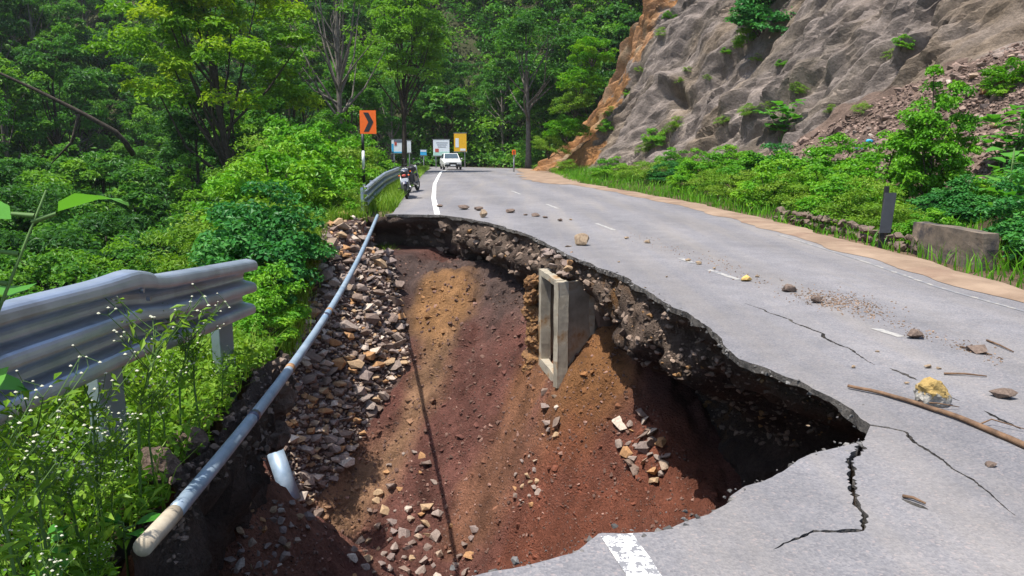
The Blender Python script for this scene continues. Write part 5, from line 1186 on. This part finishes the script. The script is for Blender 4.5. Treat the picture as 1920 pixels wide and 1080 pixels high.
# small tree and big leaved plants on the right
tr_ = [q_[1] for q_ in make_bush(2.6, .78, 120, 110, .10, .5, MT['leaf_bush'], RV, (.0, .45), 12)]
p = GR(1740, 452); rx_ = p[0] + 1.55; plant('small_tree', [('trunk', tr_[0]), ('crown', tr_[1])], (rx_ + .1, p[1] + 3.2, rg_z(rx_, p[1] + 3.2) - .2), 0, (1.0, 1.0, 1.25), 'small dense green tree on the scree above the parapet block', 'tree')
def big_leaf_plant(H, n, L, r, stems=3):
    parts, C, Nn, Ax, Ls = [], [], [], [], []
    for s_ in range(stems):
        a0 = r.uniform(0, 6.28); top = np.array([.35 * H * math.cos(a0) * (s_ > 0), .35 * H * math.sin(a0) * (s_ > 0), H * r.uniform(.75, 1)]); P = np.array([np.zeros(3) - [0, 0, .2], top * [.3, .3, .5], top]); parts.append(tube_arr(P, np.array([.03, .022, .012]) * (min(1, H) if H > 1 else .22), 6))
        for k_ in range(n):
            f = r.uniform(.35, 1.02); b = top * np.array([f ** 1.6, f ** 1.6, f]); a = r.uniform(0, 6.28); d = np.array([math.cos(a), math.sin(a), r.uniform(-.1, .35)]); l = L * r.uniform(.7, 1.2)
            e = b + d * l * .35; parts.append(tube_arr([b, e], [.007, .005], 4, False)); C.append(e + d * l * .5); Nn.append(np.array([-d[0] * .25, -d[1] * .25, 1]) + r.normal(size=3) * .15); Ax.append(d); Ls.append(l)
    v, t_ = join_arr(parts); C, Nn, Ax, Ls = map(np.array, (C, Nn, Ax, Ls)); N = len(C); n = unit(Nn); a = unit(Ax - n * (Ax * n).sum(1, keepdims=True)); s = np.cross(n, a)
    prof = [(-.5, .0, 0), (-.3, .30, .02), (0, .40, .03), (.3, .26, 0), (.5, 0, -.06)]
    V = []; T = []
    for i in range(N):
        o = len(V)
        for (u, w_, d) in prof: V += [C[i] + a[i] * u * Ls[i] + n[i] * (d - .25 * max(0, u) ** 1.5) * Ls[i], C[i] + a[i] * u * Ls[i] + s[i] * w_ * Ls[i] + n[i] * (d * 2 + .08 * w_ - .25 * max(0, u) ** 1.5) * Ls[i], C[i] + a[i] * u * Ls[i] - s[i] * w_ * Ls[i] + n[i] * (d * 2 + .08 * w_ - .25 * max(0, u) ** 1.5) * Ls[i]]
        for j in range(4):
            b = o + 3 * j; T += [(b, b + 3, b + 4), (b, b + 4, b + 1), (b, b + 2, b + 5), (b, b + 5, b + 3)]
    ti = np.repeat(np.clip(r.uniform(.2, .9, N), 0, 1), 15)
    return [('stem', tri_mesh('stem', v, t_, MT['stem'], smooth=True)), ('leaves', tri_mesh('leaves', V, T, MT['leaf_big'], {'tint': ti}, smooth=True))]
TK = big_leaf_plant(1.9, 13, .5, RV, 4); TK2 = big_leaf_plant(1.35, 9, .42, RV, 3)
h, n = hitf(1465, 262, BV_CLIFF); plant('big_leaf_sapling', TK, np.array(h) - [0, 0, .25], 1, (1.05, 1.05, .9), 'big leaved sapling standing on the lower cliff above the hedge', 'sapling')
p = GR(1845, 470); plant('big_leaf_sapling', TK2, (p[0] + .75, p[1] + .7, rg_z(p[0] + .75, p[1] + .7)), 2, 1.1, 'big leaved sapling right behind the parapet block', 'sapling')
h, n = hitf(1905, 300, BV_CLIFF); plant('big_leaf_sapling', TK, np.array(h) - [0, 0, .2], 3, .8, 'big leaved sapling on the scree at the right frame edge', 'sapling')
h, n = hitf(1880, 330, BV_CLIFF); plant('big_leaf_sapling', TK2, np.array(h) - [0, 0, .2], 4.2, .9, 'lower big leaved sapling on the scree near the right frame edge', 'sapling')

# ------------------------------------------------------------------ scree
pts = scatter_px([(1930, 75), (1790, 120), (1640, 190), (1500, 265), (1340, 325), (1500, 420), (1700, 440), (1930, 400)], 2.8, 4200, RV, BV_CLIFF, 3)
stone_mass('scree', [np.array(p[2]) for p in pts], [RV.choice([RV.uniform(5, 11), RV.uniform(10, 26)], p=[.88, .12]) / F * p[2].length for p in pts], np.array([0.19, 0.135, 0.11]) * RV.uniform(0.6, 1.6, (len(pts), 1)), RV, 'brown scree of broken rock sliding down to the roadside')
def boulders(poly, n, md, a, b, label, group):
    for x, y, h, nn in scatter_px(poly, md, n, RV, BV_CLIFF):
        s = RV.uniform(a, b) / F * h.length; o = obj('scree_rock', STONES[RV.integers(len(STONES))], None, np.array(h) + np.array(nn) * s * .1, (RV.uniform(-.6, .6), RV.uniform(-.6, .6), RV.uniform(-3, 3)), s); tag(o, label, 'rock', group)
boulders([(1930, 90), (1760, 140), (1740, 230), (1930, 260)], 34, 14, 13, 26, 'larger broken rock on the upper scree', 'larger rocks on the upper scree')
boulders([(1500, 280), (1660, 220), (1680, 330), (1560, 340)], 26, 14, 10, 20, 'broken rock on the lower scree behind the hedge', 'rocks on the lower scree')
for (x, y, lab) in [(1612, 282, 'scrap of blue plastic low on the scree'), (1632, 268, 'smaller scrap of blue plastic on the scree')]:
    h, n = hitf(x, y, BV_CLIFF); q = clod_mesh('plastic_scrap', RV, MT['blue']); o = obj('plastic_scrap', q, None, np.array(h) + np.array(n) * .08, None, (.2, .14, .12)); tag(o, lab, 'litter')

# ------------------------------------------------------------------ verge weeds, flowers, grass
def on_verge(x, y): return float(zverge(np.array([x]), np.array([y]))[0])
vp = [tuple(p) for p in vedge] + [(-6.6, 5.5), (-6.6, 0.5), (-1.15, 0.5)]
C, Nn, Ls, Ti = [], [], [], []
xs = RV.uniform(-6, -1.1, 60000); ys = RV.uniform(.9, 7.6, 60000); ok = inpoly(xs, ys, vp); qx, qy = proj(np.column_stack([xs, ys, np.full(len(xs), .2)])); ok &= (qx > -120) & (qx < 640)
xs, ys = xs[ok][:34000], ys[ok][:34000]; zz = zverge(xs, ys); dens = fbm(np.column_stack([xs, ys]) * 1.8, 3, 201)
hgt = RV.uniform(0.0, 1.0, len(xs)) ** 1.3 * (0.20 + .12 * dens)
C = np.column_stack([xs, ys, zz + hgt]); Nn = np.column_stack([RV.normal(0, .5, (len(xs), 2)), np.full(len(xs), .8)]); Ls = RV.uniform(.035, .085, len(xs))
V, T = leaf_arr(C, Nn, Ls, Ls * .5, RV)
o = obj('weeds', tri_mesh('weeds', V, T, MT['leaf_weed'], {'tint': np.repeat(np.clip(.5 + .5 * dens + RV.normal(0, .15, len(xs)), 0, 1), 4)})); tag(o, 'low green weeds covering the verge under the guardrail', kind='stuff')
# grass blades: verge edge, far shoulder, lip of the ruined wall
def blades(n, fx, hmin, hmax, w_):
    P, h = fx(n); n = len(P); lean = RV.normal(0, .35, (n, 2)); a = RV.uniform(0, 6.28, n); s = np.column_stack([np.cos(a), np.sin(a), np.zeros(n)]) * w_
    hh_ = RV.uniform(hmin, hmax, n) * h; mid = P + np.column_stack([lean * hh_[:, None] * .35, hh_ * .6]); tip = P + np.column_stack([lean * hh_[:, None] * 1.1, hh_])
    V = np.stack([P - s, P + s, mid + s * .7, mid - s * .7, tip], 1).reshape(-1, 3); I = np.arange(n)[:, None] * 5
    return V, np.vstack([I + [0, 1, 2], I + [0, 2, 3], I + [3, 2, 4]]), np.repeat(RV.uniform(.2, 1, n), 5)
def fx_verge(n):
    x = RV.uniform(-5, -1.1, n); y = RV.uniform(1, 7.5, n); k_ = inpoly(x, y, vp); x, y = x[k_], y[k_]; return np.column_stack([x, y, zverge(x, y)]), 1.0
V, T, ti = blades(9000, fx_verge, .08, .3, .004); o = obj('grass', tri_mesh('grass', V, T, MT['leaf_weed'], {'tint': ti})); tag(o, 'grass blades among the verge weeds', kind='stuff')
def fx_far(n):
    y = RV.uniform(19.7, 60, n) ** 1.0; x = xpl(y) - RV.exponential(.55, n) - .02; z = np.array([max(tz_at(a, b), -1.2 + 0 * a) for a, b in zip(x, y)]); return np.column_stack([x, y, z]), 1.0
V, T, ti = blades(14000, fx_far, .15, .5, .014); o = obj('grass', tri_mesh('grass', V, T, MT['leaf_weed'], {'tint': ti})); tag(o, 'tall grass along the left shoulder beyond the washout', kind='stuff')
lip = resample(np.array([A(690, 404, 19.5), A(610, 408, 18.8), A(590, 470, 17.2), A(574, 540, 15.6), A(556, 620, 14), A(548, 660, 13.2)]), .05)
def fx_lip(n):
    q = lip[RV.integers(0, len(lip), n)] + RV.normal(0, .12, (n, 3)) * [1, 1, .4] - np.array([.12, 0, .05]); return q, 1.0
V, T, ti = blades(5000, fx_lip, .06, .25, .012); o = obj('grass', tri_mesh('grass', V, T, MT['leaf_weed'], {'tint': ti})); tag(o, 'bright mossy grass along the lip of the ruined wall', kind='stuff')
def fx_right(n):
    y = RV.uniform(9, 60, n); x = xr(y) + RV.uniform(.5, 3.0, n); return np.column_stack([x, y, [rg_z(a, b) for a, b in zip(x, y)]]), 1.0
V, T, ti = blades(9000, fx_right, .1, .4, .012); o = obj('grass', tri_mesh('grass', V, T, MT['leaf_bush'], {'tint': ti})); tag(o, 'grass at the foot of the roadside hedge', kind='stuff')
# flowering weeds
def flower_weed(H, r, nb=9):
    parts, fl, C, Nn, Ls = [], [], [], [], []
    P = np.array([[0, 0, 0], [r.normal(0, .03), r.normal(0, .03), H * .5], [r.normal(0, .08), r.normal(0, .08), H * .82]]); parts.append(tube_arr(P, [.007, .006, .004], 5, False))
    for k_ in range(nb):
        f = r.uniform(.45, 1); b = P[1] + (P[2] - P[1]) * (f - .45) / .55; a = r.uniform(0, 6.28); ln = H * r.uniform(.16, .34); e = b + np.array([math.cos(a) * ln * .7, math.sin(a) * ln * .7, ln * .75]); parts.append(tube_arr([b, (b + e) / 2 + [0, 0, -.01], e], [.003, .0025, .0018], 4, False))
        for j in range(r.integers(1, 4)):
            q = e + r.normal(0, .022, 3) + [0, 0, .02]; parts.append(tube_arr([e, q], [.0015, .0012], 3, False)); fl.append(q)
        for j in range(5): C.append(b + (e - b) * r.uniform(0, .8) + r.normal(0, .02, 3)); Nn.append(r.normal(size=3) * .5 + [0, 0, .8]); Ls.append(r.uniform(.03, .07))
    for j in range(26): z = r.uniform(.02, .6) * H; C.append(np.array([r.normal(0, .05), r.normal(0, .05), z])); Nn.append(r.normal(size=3) * .5 + [0, 0, .8]); Ls.append(r.uniform(.04, .1))
    v, t_ = join_arr(parts); C, Nn, Ls = map(np.array, (C, Nn, Ls)); V, T = leaf_arr(C, Nn, Ls, Ls * .35, r)
    fv = []
    for q in fl:
        bm_v = np.array([[1, 0, 0], [-1, 0, 0], [0, 1, 0], [0, -1, 0], [0, 0, .7], [0, 0, -.7]]) * r.uniform(.005, .009) + q; fv.append((bm_v, np.array([[0, 2, 4], [2, 1, 4], [1, 3, 4], [3, 0, 4], [2, 0, 5], [1, 2, 5], [3, 1, 5], [0, 3, 5]])))
    fvv, ft = join_arr(fv)
    return [('stem', tri_mesh('stem', v, t_, MT['stem'])), ('leaves', tri_mesh('leaves', V, T, MT['leaf_weed'], {'tint': RV.uniform(.3, .9, len(V))})), ('flower_heads', tri_mesh('flower_heads', fvv, ft, MT['flower']))]
FWS = [flower_weed(.95, RV, 16), flower_weed(.75, RV, 13), flower_weed(.6, RV, 12)]
fsp = [(245, 760, 3.6, 1.15, 'tall white flowered weed standing in front of the guardrail splice'), (370, 720, 4.6, 1.0, 'white flowered weed before the right panel of the guardrail'), (130, 780, 3.1, 1.1, None), (60, 760, 2.7, 1.05, None), (180, 820, 3.3, .8, None), (20, 820, 2.5, .8, None), (90, 880, 2.8, .75, None), (300, 740, 4.2, .7, None), (410, 690, 5.2, .7, None), (150, 930, 3.0, .55, None), (60, 980, 2.5, .5, None), (110, 1040, 2.6, .45, None), (200, 900, 3.3, .5, None), (30, 900, 2.6, .7, None), (170, 1000, 2.9, .45, None), (0, 760, 2.5, 1.0, None), (160, 760, 3.3, 1.1, None), (210, 740, 3.7, .9, None), (330, 725, 4.4, .95, None), (280, 770, 3.8, .9, None), (100, 740, 3.0, 1.1, None)]
for i, (px, py, Y, s, lab) in enumerate(fsp):
    p = A(px, py, Y); plant('flowering_weed', FWS[i % 3], (p[0], p[1], on_verge(p[0], p[1]) - .02), RV.uniform(0, 6.28), s, lab or 'white flowered weed in the thicket left of the first guardrail post', 'weed', None if lab else 'white flowered weeds on the verge')
# broad leaves close at the left frame edge, and a leafy sprig at the pipe end
BL = big_leaf_plant(.9, 7, .15, RV, 2)
for ch_ in []:
    co_ = np.array([v.co[:] for v in ch_[1].vertices])
p = A(-110, 560, 2.0); plant('broad_leaf_weed', BL, (p[0], p[1], p[2] - .55), 1, 1.0, 'broad leaved plant close to the camera at the left frame edge', 'plant')
p = G(235, 1020, .05); plant('broad_leaf_weed', big_leaf_plant(.14, 5, .11, RV, 1), (p[0], p[1], .03), 0, 1.0, 'small three leaved sprig at the lower end of the pipe', 'plant')
p = A(60, 870, 2.9); plant('broad_leaf_weed', big_leaf_plant(.3, 6, .14, RV, 1), (p[0], p[1], on_verge(p[0], p[1])), 0, 1.0, 'round leaved plant in the weeds at lower left', 'plant')

# ------------------------------------------------------------------ ordinals for small sets of look-alikes
from collections import defaultdict
bpy.context.view_layer.update()
sets = defaultdict(list)
for o in list(COL.objects):
    if o.parent is None and o.get('category') and o.get('group'): sets[(o['group'], o['label'])].append(o)
ORD = ['second', 'third', 'fourth', 'fifth', 'sixth', 'seventh', 'eighth', 'ninth', 'tenth', 'eleventh', 'twelfth', 'thirteenth', 'fourteenth', 'fifteenth', 'sixteenth', 'seventeenth', 'eighteenth', 'nineteenth', 'twentieth', 'twenty first', 'twenty second', 'twenty third', 'twenty fourth']
for (gname, lab), os_ in sets.items():
    if 2 <= len(os_) <= 25 and len(lab.split()) <= 12:
        os_.sort(key=lambda o: float(proj(np.array(o.matrix_world.translation))[0]))
        for i, o in enumerate(os_):
            o['label'] = lab + (', leftmost' if i == 0 else ', rightmost' if i == len(os_) - 1 else ', %s from left' % ORD[i - 1])

# ------------------------------------------------------------------ thin valley haze
v, t_ = box_arr((-36.5, 81, 42), (205, 196, 126)); hz = obj('haze', tri_mesh('haze', v, t_)); tag(hz, 'thin pale haze in the valley air', kind='stuff')
hm = bpy.data.materials.new('haze'); hm.use_nodes = True; hn = hm.node_tree; hn.nodes.clear()
vo = hn.nodes.new('ShaderNodeVolumePrincipled'); vo.inputs['Color'].default_value = (0.86, 0.93, 1.0, 1); vo.inputs['Density'].default_value = 0.00022; vo.inputs['Anisotropy'].default_value = 0.2
ho = hn.nodes.new('ShaderNodeOutputMaterial'); hn.links.new(vo.outputs[0], ho.inputs['Volume']); hz.data.materials.append(hm)
